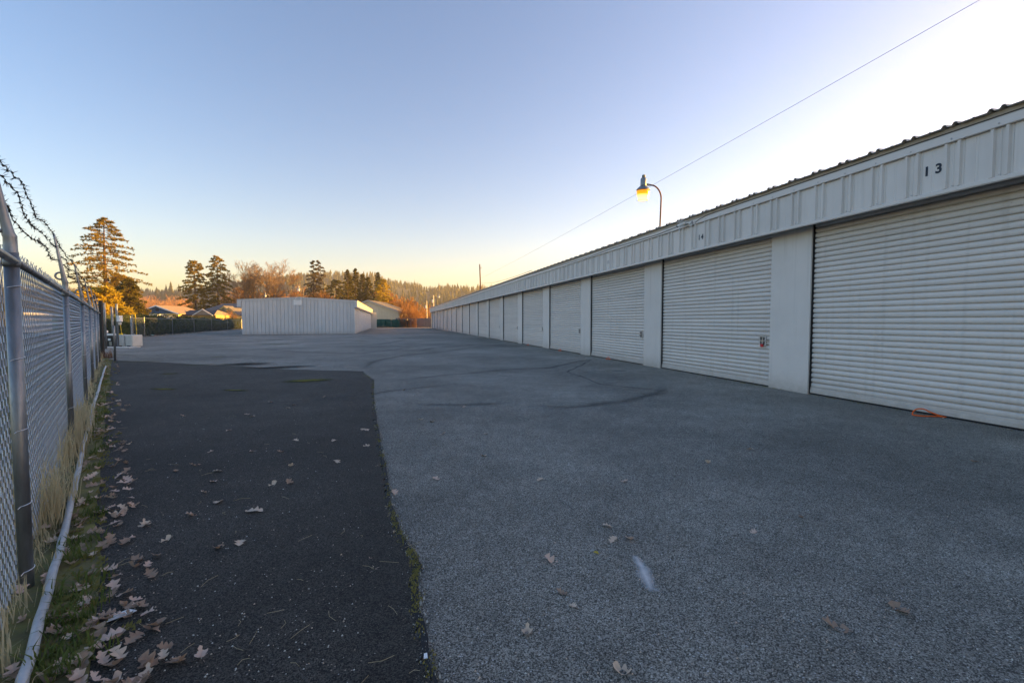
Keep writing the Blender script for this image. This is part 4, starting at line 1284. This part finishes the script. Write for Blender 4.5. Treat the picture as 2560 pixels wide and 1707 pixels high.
# ------------------------------------------------------------------ fence and hedge along the far left side
hf = thing('wire_fence', 'low wire fence with slim steel posts in front of the hedge', 'fence', (0,0,0))
HL = [Vector((-22.5,27.0)), Vector((-27.8,33.2)), Vector((-31.0,38.4)), Vector((-34.0,45.6)), Vector((-37.0,53)), Vector((-39.9,60.5)), Vector((-42.8,68.5)), Vector((-46.0,77.5)), Vector((-49.0,86))]
for i, p in enumerate(HL):
    MB().lathe([(.032,0),(.032,1.66),(.02,1.68)], 8).build('post', M['galv'], hf, loc=(p.x, p.y, 0))
    if i + 1 < len(HL):
        q = HL[i+1]; MB().tube([(p.x,p.y,1.55),(q.x,q.y,1.55)], .021, 6).build('rail', M['galv'], hf)
        d = (q - p); n = int(d.length / .30); g = MB()
        for k in range(n):
            a = p + d * (k / n); b = p + d * min(1, (k + 5) / n); c = p + d * max(0, (k - 5) / n)
            g.tube([(a.x,a.y,.03),(b.x,b.y,.03 + 1.5*min(1,(n-k)/5 if k+5 > n else 1))], .002, 3, cap=False)
            g.tube([(a.x,a.y,.03),(c.x,c.y,.03 + 1.5*min(1,k/5 if k < 5 else 1))], .002, 3, cap=False)
        o = g.build('wire_mesh', M['wire'], hf); o['kind'] = 'stuff'
p = HL[0].lerp(HL[1], .55)
tag(MB().tube([(-24.9,30.2,0),(-25.0,30.25,1.75)], .018, 6).build('yellow_marker', M['yellow']), 'thin yellow marker rod against the hedge behind the concrete blocks', 'marker')
hg = thing('hedge', 'long dark green juniper hedge behind the wire fence', 'hedge', (0,0,0))
rr = random.Random(31)
HC = [Vector((-26.6,31.0)), Vector((-31.6,37.6)), Vector((-35.0,45.5)), Vector((-40.9,60.5)), Vector((-47.0,77.5)), Vector((-50.5,88))]
def hpt(t):
    k = min(len(HC)-2, int(t)); return HC[k].lerp(HC[k+1], t - k), (HC[k+1]-HC[k]).normalized()
g = MB(); core = MB()
for i in range(130):
    t = (len(HC)-1) * i / 130; p, d = hpt(t); nn = Vector((-d.y, d.x))
    h = 1.5 + .28*math.sin(i*.7) + rr.uniform(-.15,.15)
    if t < .9: h *= .82
    c = p + nn * (.75 + rr.uniform(-.1,.1))
    core.lathe([(.15,-.02),(.62,.25),(.68,h*.5),(.5,h*.85),(.1,h*.98)], 7, c.x, c.y)
    for k in range(210):
        a = rr.uniform(-math.pi, math.pi); zz = rr.random(); 
        rad_ = (.80 + .12*rr.random()) * (1 - .45*zz**3) ; z = .05 + zz * h * 1.06
        x, y = c.x + math.cos(a)*rad_, c.y + math.sin(a)*rad_
        up = Vector((math.cos(a)*.8 + rr.uniform(-.5,.5), math.sin(a)*.8 + rr.uniform(-.5,.5), rr.uniform(.1,1.2))).normalized() * rr.uniform(.10,.24)
        sd = up.orthogonal().normalized() * rr.uniform(.02,.05)
        g.add([(x-sd.x,y-sd.y,z-sd.z),(x+sd.x,y+sd.y,z+sd.z),(x+up.x,y+up.y,z+up.z)], [(0,1,2)])
g.build('foliage', M['hedge'], hg); core.build('dark_filler', M['hedge_core'], hg, smooth=True)  # added dark lumps fill the hedge against seeing through
tag(MB().lathe([(.12,0),(.16,.04),(.10,.09),(.03,.10)], 9).build('green_bag', M['teal'], loc=G(381,839)), 'small crumpled teal green bag at the foot of the hedge', 'litter')
tag(MB().lathe([(.02,0),(.02,1.1)],6).lathe([(.05,1.1),(.45,1.12),(.40,1.17),(.05,1.2)],10).build('bird_bath', M['cream_trim'], loc=(-45.6,72.5,0)), 'pale flat topped garden stand in front of the dark end of the hedge', 'garden stand')

# ================================================================== HOUSES
def gable_house(root, w_, d_, ev, pk, wall, roof, trim, gable=None, oh=.4):
    # front gable towards -Y, ridge along +Y, origin at front centre
    MB().box(-w_/2, w_/2, 0, d_, 0, ev).build('wall', wall, root)
    g = MB(); g.prism([(-w_/2, ev), (w_/2, ev), (0, pk)], .02, d_-.02, 'y'); g.build('gable_wall', gable or wall, root)
    sl = (pk - ev) / (w_/2)
    for s_ in (-1, 1):
        g = MB(); e = w_/2 + oh
        pts = [(0, pk+.02), (s_*e, pk - sl*e + .02), (s_*e, pk - sl*e + .14), (0, pk+.15)]
        g.prism(pts if s_ > 0 else pts[::-1], -oh, d_+oh, 'y'); g.build('roof', roof, root)
        g = MB(); pts = [(0, pk-.06), (s_*e, pk - sl*e - .08), (s_*e, pk - sl*e + .15), (0, pk+.16)]
        g.prism(pts if s_ > 0 else pts[::-1], -oh-.06, -oh-.004, 'y'); g.build('barge_board', trim, root)
def window(root, x0, x1, z0, z1, y=-.0, name='window', trim=None):
    o = MB().box(x0, x1, y-.03, y-.01, z0, z1).build(name, M['glass'], root)
    g = MB(); t_ = .07
    g.box(x0-t_, x1+t_, y-.05, y-.012, z1, z1+t_); g.box(x0-t_, x1+t_, y-.055, y-.012, z0-t_, z0)
    g.box(x0-t_, x0, y-.048, y-.012, z0, z1); g.box(x1, x1+t_, y-.048, y-.012, z0, z1)
    g.build('frame', trim or M['cam_white'], o)
    return o
hA = thing('house', 'low house with dark blue front gable and tan shingle roof', 'house', at(394, 803, 86).xy.to_3d(), rad(2))
gable_house(hA, 7.6, 7.6, 2.75, 4.15, M['sun_yellow_siding'], M['shingle'], M['cam_white'], M['blue_siding'])
MB().box(-.3,.3,-.03,.018,3.25,3.65).build('gable_vent', M['dark'], hA)
g = MB(); g.box(-6.0, 1.6, -2.2, .0, 2.42, 2.56); g.build('porch_roof', M['cam_white'], hA)
for x in (-5.6, -3.4, -2.2, -.9, 1.4): MB().box(x-.06, x+.06, -2.1, -1.98, 0, 2.42).build('porch_post', M['cam_white'], hA)
MB().box(-6.0, -3.82, 0, 5, 0, 2.6).build('side_wing', M['grey_siding'], hA)
window(hA, -3.2, -2.4, .9, 2.0); window(hA, -1.9, -1.0, .9, 2.0); window(hA, .2, 1.3, .9, 2.0)
g = MB()
for k in range(11): g.box(1.7 + k*.2, 1.76 + k*.2, -1.2, -1.17, .2, 2.35)
for k in range(11): g.box(1.7, 3.78, -1.165, -1.14, .25 + k*.2, .31 + k*.2)
g.build('lattice_screen', M['cam_white'], hA)
hA2 = MB(); hA2.prism([(-6.6,2.5),(-3.8,2.5),(-5.0,3.6)], -.2, 4.5, 'y'); hA2.build('wing_roof', M['shingle'], hA)
# small front gable with navy roof to the right
g = MB(); g.prism([(2.9,2.6),(9.6,2.6),(9.2,2.62),(6.0,3.25),(3.2,3.25)], 2.2, 2.3, 'y')
MB().box(3.8, 9.8, 1.6, 7.0, 0, 2.5).build('east_wing', M['sun_yellow_siding'], hA)
g = MB(); g.add([(3.3,1.0,2.55),(9.9,1.0,2.55),(8.6,4.2,3.5),(3.3,4.2,3.5),(3.3,1.0,2.45),(9.9,1.0,2.45),(8.6,4.2,3.4),(3.3,4.2,3.4)], [(0,1,2,3),(7,6,5,4),(0,4,5,1),(1,5,6,2),(2,6,7,3),(3,7,4,0)]); g.build('wing_roof', M['shingle_navy'], hA)
g = MB(); g.add([(9.9,1.0,2.56),(9.9,7.4,2.56),(8.6,4.2,3.51),(9.95,.95,2.46),(9.95,7.45,2.46)], [(0,1,2),(0,3,4,1)]); g.build('hip_roof', M['shingle'], hA)
g = MB(); g.prism([(6.4,2.5),(9.6,2.5),(8.0,3.5)], .55, .62, 'y'); g.build('porch_gable', M['tan_siding'], hA)
for s_ in (-1, 1):
    g = MB(); pts = [(8.0,3.50),(8.0+s_*1.9,2.32),(8.0+s_*1.9,2.46),(8.0,3.66)]
    g.prism(pts if s_ > 0 else pts[::-1], .45, .54, 'y'); g.build('barge_board', M['cam_white'], hA)
window(hA, 4.4, 5.4, .9, 2.0, 1.6); window(hA, 6.9, 7.7, .9, 2.0, 1.6)

hB = thing('house', 'brown house with broad grey roof and two yellow lit gables', 'house', at(512, 803, 100).xy.to_3d(), 0)
MB().box(-1.2, 9.6, 0, 9, 0, 3.1).build('wall', M['brick_wall'], hB)
g = MB(); g.add([(-1.9,-.6,3.15),(10.2,-.6,3.15),(9.4,4.5,5.25),(1.6,4.5,5.4),(-1.9,9.6,3.15),(10.2,9.6,3.15)], [(0,1,2,3),(3,2,5,4),(0,3,4),(1,5,2),(0,4,5,1)]); g.build('roof', M['shingle_grey'], hB)
MB().box(-1.9, 4.2, -.68, -.605, 2.98, 3.16).build('gutter', M['cream_trim'], hB)
for cx, hgt, wd, yy in ((5.3, 4.35, 2.1, -1.6), (7.5, 3.9, 1.7, -3.2)):
    g = MB(); g.prism([(cx-wd,2.6),(cx+wd,2.6),(cx,hgt)], yy, yy+.1, 'y'); g.build('gable_wall', M['tan_siding'], hB)
    MB().box(cx-wd+.15, cx+wd-.15, yy+.02, .0, 0, 2.6).build('gable_bay', M['sun_yellow_siding'], hB)
    for s_ in (-1, 1):
        e = wd + .35; zz = hgt - (hgt-2.6)/wd*e
        g = MB(); pts = [(cx,hgt-.1),(cx+s_*e,zz-.1),(cx+s_*e,zz+.2),(cx,hgt+.22)]
        g.prism(pts if s_ > 0 else pts[::-1], yy-.3, yy-.2, 'y'); g.build('barge_board', M['sun_yellow_siding'], hB)
        g = MB(); pts = [(cx,hgt+.2),(cx+s_*e,zz+.18),(cx+s_*e,zz+.26),(cx,hgt+.3)]
        g.prism(pts if s_ > 0 else pts[::-1], yy-.32, 1.5, 'y'); g.build('roof', M['shingle_grey'], hB)
    window(hB, cx-.6, cx+.6, 1.0, 2.1, yy+.02, trim=M['sun_yellow_siding'])

# long dark house seen through the chain link
hC = thing('house', 'long low house with navy roof seen through the chain link mesh', 'house', (-66, 56, 0), rad(-38))
MB().box(-9, 9, 0, 8, 0, 2.6).build('wall', M['grey_siding'], hC)
g = MB(); g.add([(-9.6,-.7,2.6),(9.6,-.7,2.6),(9.6,4,5.0),(-9.6,4,5.0),(-9.6,8.7,2.6),(9.6,8.7,2.6)], [(0,1,2,3),(3,2,5,4),(0,3,4),(1,5,2),(0,4,5,1)]); g.build('roof', M['shingle_navy'], hC)
MB().box(-9.6,9.6,-.78,-.705,2.56,2.66).build('gutter', M['beige'], hC)
for x in (-7,-3.4,3.2,6.6): window(hC, x, x+1.3, .9, 2.0)
MB().box(.2,1.2,-.04,-.005,0,2.05).build('door', M['brown'], hC)
def van(loc, rz, body, label, name, kind):
    t = thing(name, label, 'vehicle', loc, rz)
    if kind == 'van': pr_ = [(-2.4,.35),(2.4,.35),(2.45,.8),(2.1,1.05),(1.5,1.15),(1.0,2.0),(.7,2.1),(-2.35,2.1),(-2.45,1.9)]
    else: pr_ = [(-2.5,.4),(2.5,.4),(2.5,.95),(1.2,1.05),(.7,1.65),(-.5,1.65),(-.7,1.05),(-2.5,1.05)]
    MB().prism(pr_, -.9, .9, 'y').build('body', body, t)
    zt = 1.9 if kind == 'van' else 1.55
    for s_ in (-1, 1):
        MB().box(.0,.95 if kind == 'van' else .6, s_*.905-.01, s_*.905+.01, 1.15, zt).build('side_window', M['glass'], t)
        for x in (-1.5, 1.5):
            w_ = MB().tube([(x, s_*.80, .34),(x, s_*.93, .34)], .34, 14).build('wheel', M['black'], t)
            MB().tube([(x, s_*.931, .34),(x, s_*.94, .34)], .18, 10).build('rim', M['steel'], w_)
    MB().box(2.44,2.52,-.75,-.45,.65,.8).build('headlight', M['cam_white'], t); MB().box(2.44,2.52,.45,.75,.65,.8).build('headlight', M['cam_white'], t)
    return t
van((-44.5,42.0,-.03), rad(150), M['cam_white'], 'white van parked beyond the chain link mesh', 'parked_van', 'van')
van((-47.0,45.6,-.03), rad(155), M['teal'], 'teal pickup parked behind the white van beyond the mesh', 'parked_pickup', 'pickup')
van((-41.0,48.5,-.03), rad(160), M['teal'], 'teal pickup parked beyond the gate left of the hedge', 'parked_pickup', 'pickup')

# ================================================================== POLES AND WIRES
up = thing('utility_pole', 'dark utility pole rising behind the far part of the long roof', 'utility pole', (-6.55, 95, 0))
MB().tube([(0,0,-.5),(.05,0,7),(-.15,0,13.1)], [.18,.15,.11], 8).build('pole', M['brown'], up)
MB().lathe([(.05,12.2),(.09,12.3),(.05,12.5)], 8, .14, 0).build('insulator', M['lamp_metal'], up)
def sag(a, b, s_, n=24):
    a, b = Vector(a), Vector(b)
    return [a.lerp(b, i/n) - Vector((0,0,s_*4*(i/n)*(1-i/n))) for i in range(n+1)]
e_ = at(2432, 0, 15); e2 = at(2432, 0, 15)
ext = e_ + (e_ - Vector((-6.6,95,10.1))) * .12
tag(MB().tube(sag((-6.6,95,10.15), ext, .35), .009, 4).build('overhead_wire', M['cable']), 'thin overhead wire crossing the bright sky at upper right', 'wire')
e3 = wall_pt(s_of(1330,.2), .2, 3.9)
tag(MB().tube(sag((-6.6,95,9.4), e3, .4), .012, 4).build('overhead_wire', M['cable']), 'slack service wire from the utility pole down to the long roof', 'wire')
for px, yt, lab in ((1084,738,'slim pale utility pole left of the far roof lamp'),(1067,752,'short pale pole in the orange brush left of the slim pole')):
    p = at(px, yt, 120); t = thing('utility_pole', lab, 'utility pole', (p.x, 120, 0), 0)
    MB().tube([(0,0,-.5),(-.05,0,p.z)], [.14,.10], 6).build('pole', M['cream_trim'], t)
    MB().lathe([(.20,p.z-2.0),(.22,p.z-1.9),(.22,p.z-1.2),(.1,p.z-1.1)], 8, -.25, 0).build('transformer', M['cam_white'], t)
p = at(1048, 788, 99)

# ================================================================== TREES
def tuft(g, c, n, L, w_, rnd, up=.3, dirv=None):
    for i in range(n):
        d = Vector((rnd.gauss(0,1), rnd.gauss(0,1), rnd.gauss(0,.8) + up))
        if dirv is not None: d += dirv * 1.1
        if d.length < .05: continue
        d = d.normalized() * L * rnd.uniform(.6, 1.25)
        s_ = d.orthogonal().normalized(); s_.rotate(Matrix.Rotation(rnd.uniform(0,6.28), 3, d)); s_ *= w_ * rnd.uniform(.7,1.3)
        m_ = c + d * .45
        e = c + d
        g.add([tuple(c), tuple(m_ + s_), tuple(e), tuple(m_ - s_)], [(0,1,2,3)])
def conifer(name, label, loc, h, r, seed, needle, clear=.12, nb=90, power=.75, rise=.15, droop=.25, tl=.34, tw=.06, tn=7, per=11, group=None, rt=None, twin=False, bark='bark', asym=0.0, dens=1.4):
    rnd = random.Random(seed)
    t = thing(name, label, 'tree', loc, 0, group)
    tk = MB(); cr = MB()
    rt = rt or h * .016
    bx, by = rnd.uniform(-.02,.02)*h, rnd.uniform(-.02,.02)*h
    def axis(z): q = z / h; return Vector((bx*math.sin(q*2.2), by*math.sin(q*2.6), z))
    tk.tube([axis(h*k/8) + Vector((0,0,-.3 if k == 0 else 0)) for k in range(9)], [rt*(1-.93*k/8) + .015 for k in range(9)], 8)
    if twin:
        P = [axis(h*(.55+.44*k/4)) + Vector((.085*h*min(1,k/2.0),0,0)) for k in range(5)]
        tk.tube(P, [rt*.5*(1-.9*k/4)+.02 for k in range(5)], 6)
    for i in range(nb):
        q = (i + rnd.random()) / nb
        zf = clear + (1 - clear) * q ** .9
        L = r * ((1 - q) ** power * .95 + .05) * rnd.uniform(.62, 1.15)
        if q < .12: L *= .75
        az = i * 2.399 + rnd.uniform(-.5,.5)
        L *= 1 + asym * math.cos(az)
        base = axis(zf * h)
        if twin and q > .45 and i % 2: base = base + Vector((.085*h*min(1,(q-.3)*2.2),0,0))
        d = Vector((math.cos(az), math.sin(az), 0))
        up_ = rise + .55 * max(0, q - .55) + rnd.uniform(-.1,.1)
        P = []
        for k in range(6):
            s_ = k / 5
            P.append(base + d * L * s_ + Vector((0,0, L * (up_ * s_ - droop * s_ * s_ + .10 * max(0, s_-.7)))) + Vector((rnd.uniform(-.02,.02)*L,)*3))
        br = max(.012, rt * .22 * (L / r))
        tk.tube(P, [br*(1-.85*k/5) for k in range(6)], 4, cap=False)
        side = Vector((-d.y, d.x, 0))
        m_ = max(4, int(dens * per * (.4 + .6 * L / r)))
        for k in range(m_):
            s_ = .28 + .72 * ((k + rnd.random()) / m_)
            x = s_ * 5; a = min(4, int(x)); c = P[a].lerp(P[a+1], x - a)
            wid = L * .24 * (1.15 - s_) + .1
            c2 = c + side * rnd.uniform(-wid, wid) + Vector((0,0,rnd.uniform(-.22,.34)*wid))
            if (c2 - c).length > .35: tk.tube([c, c2], [.014,.008], 3, cap=False)
            tuft(cr, c2, tn, tl * (.75 + .35*rnd.random()), tw, rnd, .35, d * .5)
        tuft(cr, P[-1], tn + 2, tl, tw, rnd, .3, d)
    tuft(cr, axis(h*.99), 12, tl*1.2, tw, rnd, 1.2)
    if twin: tuft(cr, axis(h*.985) + Vector((.085*h,0,0)), 12, tl*1.2, tw, rnd, 1.2)
    tk.build('trunk', M[bark], t); cr.build('crown', M[needle], t)
    return t
def tree_at(px, ytop, Y): 
    p = at(px, ytop, Y); return Vector((p.x, Y, 0)), p.z
lo, h = tree_at(264, 548, 66)
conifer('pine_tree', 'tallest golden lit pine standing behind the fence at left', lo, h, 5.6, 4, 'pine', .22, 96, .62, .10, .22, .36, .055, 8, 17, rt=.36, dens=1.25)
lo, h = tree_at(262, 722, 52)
conifer('young_pine', 'bright yellow gold bushy young pine below the tallest pine', lo, h*.98, 2.6, 9, 'pine_sunlit', .10, 60, .45, .35, .10, .40, .06, 10, 15)
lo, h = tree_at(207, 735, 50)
conifer('young_pine', 'yellow gold young pine half hidden behind the fence posts', lo, h, 2.2, 10, 'pine_sunlit', .10, 46, .45, .35, .10, .38, .06, 10, 13)
lo, h = tree_at(322, 700, 62)
conifer('fir_tree', 'dark shaggy conifer right beside the tallest pine', lo, h, 3.0, 12, 'fir', .04, 90, .55, .0, .30, .34, .06, 8, 14)
lo, h = tree_at(302, 690, 68)
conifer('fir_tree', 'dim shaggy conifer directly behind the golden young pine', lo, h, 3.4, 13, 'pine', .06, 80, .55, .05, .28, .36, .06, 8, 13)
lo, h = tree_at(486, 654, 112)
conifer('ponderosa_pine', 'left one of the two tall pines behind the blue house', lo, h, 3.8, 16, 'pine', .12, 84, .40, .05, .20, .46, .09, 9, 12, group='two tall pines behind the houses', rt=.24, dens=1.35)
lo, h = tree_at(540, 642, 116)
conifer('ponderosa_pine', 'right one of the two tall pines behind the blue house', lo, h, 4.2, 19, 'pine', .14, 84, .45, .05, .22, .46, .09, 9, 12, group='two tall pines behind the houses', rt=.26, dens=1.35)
lo, h = tree_at(779, 652, 135)
conifer('twin_top_fir', 'dark fir with a double top behind the white building', lo, h, 4.6, 23, 'fir_grey', .05, 120, .70, .12, .34, .42, .10, 8, 11, twin=True, rt=.3)
for i, (px, yt, Y, r, lab) in enumerate([(868,675,128,3.2,'pointed green conifer at the left of the row above the cream shed'),(889,672,132,2.9,'tallest pointed conifer in the row above the cream shed'),(906,686,126,2.6,'narrow conifer right of the tallest one above the cream shed'),(922,694,124,3.0,'shorter rounded conifer in the middle of the row above the cream shed'),(945,682,136,3.0,'pointed conifer at the right end of the row above the cream shed'),(876,690,138,3.0,'conifer tucked behind the two tallest above the cream shed')]):
    lo, h = tree_at(px, yt, Y)
    conifer('green_conifer', lab, lo, h, r, 40+i, 'fir', .02, 100, .72, .10, .25, .36, .10, 8, 10, group='conifers above the cream shed')
lo, h = tree_at(958, 700, 118)
conifer('golden_conifer', 'rounded golden green conifer beside the row above the cream shed', lo, h, 3.6, 51, 'pine_sunlit', .04, 100, .45, .15, .2, .36, .09, 8, 11)
lo, h = tree_at(838, 702, 120)
conifer('dark_cedar', 'low dark green cedar left of the conifer row, above the white roof', lo, h, 5.2, 53, 'fir', .10, 70, .4, .15, .3, .40, .10, 9, 12)
lo, h = tree_at(150, 740, 90)
conifer('fir_tree', 'dark conifer far behind the fence, left of the tallest pine', lo, h, 3.2, 57, 'fir', .05, 70, .6, .05, .28, .36, .09, 7, 9)

def bare_tree(name, label, loc, h, seed, spread=.55, m='bark_grey', twig='twig', depth=7, r0=None, stems=1, group=None, twig_r=.012, kids=(2,3), l0=.225):
    rnd = random.Random(seed)
    t = thing(name, label, 'tree', loc, 0, group)
    a = MB(); b = MB()
    r0 = r0 or h * .018
    def grow(p, d, L, r, dep):
        q = p; pts = [p]
        n = 3
        for k in range(n):
            d = (d + Vector((rnd.gauss(0,.10), rnd.gauss(0,.10), rnd.gauss(.03,.07)))).normalized()
            q = q + d * (L / n); pts.append(q)
        r1 = max(twig_r*.6, r * .68)
        (a if dep > 3 else b).tube(pts, [max(twig_r, r + (r1-r)*k/n) for k in range(n+1)], 5 if dep > 4 else 3, cap=False)
        if dep == 0: return
        for k in range(rnd.randint(*kids)):
            ax = d.orthogonal().normalized(); ax.rotate(Matrix.Rotation(rnd.uniform(0,6.28), 3, d))
            nd = (d * math.cos(spread*rnd.uniform(.35,1.2)) + ax * math.sin(spread*rnd.uniform(.5,1.25)) + Vector((0,0,.10))).normalized()
            st = pts[-1] if k == 0 else pts[rnd.randint(1, n)]
            grow(st, nd, L * rnd.uniform(.66,.88), r1 * rnd.uniform(.65,.95), dep-1)
    for s_ in range(stems):
        d = Vector((rnd.gauss(0,.25 if stems > 1 else .04), rnd.gauss(0,.25 if stems > 1 else .04), 1)).normalized()
        grow(Vector((rnd.uniform(-.3,.3)*(stems > 1), rnd.uniform(-.3,.3)*(stems > 1), -.2)), d, h * l0, r0, depth)
    a.build('trunk', M[m], t); b.build('crown', M[twig], t)
    return t
lo, h = tree_at(640, 648, 118)
bare_tree('bare_oak', 'large bare spreading tree rising behind the white building', lo, h*1.02, 61, .62, twig='twig_oak', depth=8, stems=3, twig_r=.026, r0=.28, l0=.27)
for i, (px, yt, Y, lab) in enumerate([(700,688,128,'orange lit bare tree right of the large bare tree'),(672,690,126,'orange lit bare tree close behind the right side of the large bare tree'),(722,700,140,'pale bare poplar left of the double topped fir'),(795,702,122,'orange bare tree at the foot of the double topped fir'),(815,716,118,'low orange bare tree between the double topped fir and the cedar'),(985,706,125,'orange lit bare tree at the right end of the conifer row'),(1006,722,118,'pale orange bare tree above the shed roof edge'),(1022,738,110,'bare tree behind the wild brush beside the shed'),(600,700,124,'bare tree at the left side of the large bare tree'),(760,722,124,'low orange bare tree behind the sign on the white building'),(1045,752,112,'small orange bare tree above the plank fence')]):
    lo, h = tree_at(px, yt, Y)
    bare_tree('bare_tree', lab, lo, h, 70+i, .42, 'bark_grey', 'twig', 7, .16, 2, 'orange lit bare trees', twig_r=.03)
lo, h = tree_at(497, 770, 92)
bare_tree('bare_sapling', 'small pale bare sapling in front of the two tall pines', lo, h*1.05, 91, .5, 'twig_pale', 'twig_pale', 5, .07, 2, twig_r=.015)
lo, h = tree_at(578, 762, 92)
bare_tree('bare_sapling', 'reddish bare sapling between the two yellow lit gables', lo, h*1.1, 92, .5, 'weed_red', 'twig', 5, .06, 2, twig_r=.015)

# brush and bare woodland reading as one mass
def thicket(g, pxs, ytop, Y, dY, n, rnd, base=0.0, wr=.02):
    for i in range(n):
        px = rnd.uniform(*pxs); y = Y + rnd.uniform(0, dY); p = at(px, 803, y)
        t = (px - pxs[0]) / (pxs[1] - pxs[0])
        yt = ytop(px) + abs(rnd.gauss(0, 6))
        hh = max(.5, at(px, yt, y).z) * rnd.uniform(.75,1.03)
        q = Vector((p.x, y, base)); d = Vector((rnd.gauss(0,.10), rnd.gauss(0,.10), 1)).normalized()
        P = [q]
        for k in range(4):
            d = (d + Vector((rnd.gauss(0,.06), rnd.gauss(0,.06), 0))).normalized(); P.append(P[-1] + d * hh/4)
        g.tube(P, [wr*2.2, wr*1.6, wr*1.2, wr*.9, wr*.5], 3, cap=False)
        for k in range(10):
            s_ = rnd.uniform(.25,.95)*4; a = min(3, int(s_)); c = P[a].lerp(P[a+1], s_-a)
            dd = Vector((rnd.gauss(0,.5), rnd.gauss(0,.5), rnd.uniform(.4,1))).normalized() * hh * rnd.uniform(.08,.22)
            e = c + dd
            g.tube([c, c + dd*.5 + Vector((0,0,.02*hh)), e], [wr*.8, wr*.6, wr*.4], 3, cap=False)
            for k2 in range(2):
                d2 = (dd.normalized() + Vector((rnd.gauss(0,.5), rnd.gauss(0,.5), rnd.gauss(.2,.3)))).normalized() * hh * .07
                m_ = c + dd * rnd.uniform(.4,.95); g.tube([m_, m_ + d2], [wr*.5, wr*.35], 3, cap=False)
rr = random.Random(77)
g = MB(); thicket(g, (330, 480), lambda p: 738 + 5*math.sin(p*.08) + 3*math.sin(p*.21), 210, 45, 320, rr, -1, .06)
thicket(g, (-100, 330), lambda p: 752 + 4*math.sin(p*.05), 210, 45, 300, rr, -1, .06)
stuff(tag(g.build('bare_woodland', M['twig_pale']), 'hazy orange lit bare woodland beyond the blue house', 'woodland'))
g = MB(); thicket(g, (700, 860), lambda p: 724 + 6*math.sin(p*.07), 150, 20, 200, rr, -1, .045)
thicket(g, (560, 700), lambda p: 722 + 5*math.sin(p*.06), 150, 20, 170, rr, -1, .045)
thicket(g, (960, 1200), lambda p: 735 + (p-960)*.14 + 5*math.sin(p*.08), 135, 26, 260, rr, -1, .04)
stuff(tag(g.build('bare_woodland', M['twig']), 'orange bare woodland behind the white building and beside the conifers', 'woodland'))
g = MB(); thicket(g, (1002, 1056), lambda p: 758 + abs(p-1020)*.5, 97.0, 6, 210, rr, 0, .022)
stuff(tag(g.build('wild_brush', M['twig']), 'dense orange brush standing between the shed and the plank fence', 'brush'))
g = MB(); thicket(g, (1000, 1042), lambda p: 788 + 3*math.sin(p*.3), 92.6, 1.4, 120, rr, 0, .012)
tag(g.build('bare_shrub', M['weed_red']), 'dark reddish bare shrub in front of the plank fence', 'shrub')
tag(MB().tube([(-27.5,90.4,.04),(-26.6,90.2,.22),(-25.6,90.2,.26),(-24.6,90.3,.12),(-24.0,90.4,.04)], [.05,.06,.06,.05,.03], 6).build('fallen_branch', M['bark_grey']), 'curved fallen branch on the ground before the green screen', 'branch')

# ================================================================== SMOKE AND HAZE
def volume_mat(name, c, dens, aniso=.0):
    m = bpy.data.materials.new(name); m.use_nodes = True
    n = m.node_tree.nodes; n.clear()
    o = n.new('ShaderNodeOutputMaterial'); v = n.new('ShaderNodeVolumePrincipled')
    v.inputs['Color'].default_value = (*c, 1); v.inputs['Density'].default_value = dens; v.inputs['Anisotropy'].default_value = aniso
    m.node_tree.links.new(v.outputs[0], o.inputs['Volume'])
    return m
hz = MB().box(-1600, 2600, -60, 1100, -4.5, 105).build('haze', volume_mat('pale_haze', (.93,.95,1.0),   .00032, .3))
stuff(hz); tag(hz, 'thin pale haze hanging in the air of the valley', 'haze')
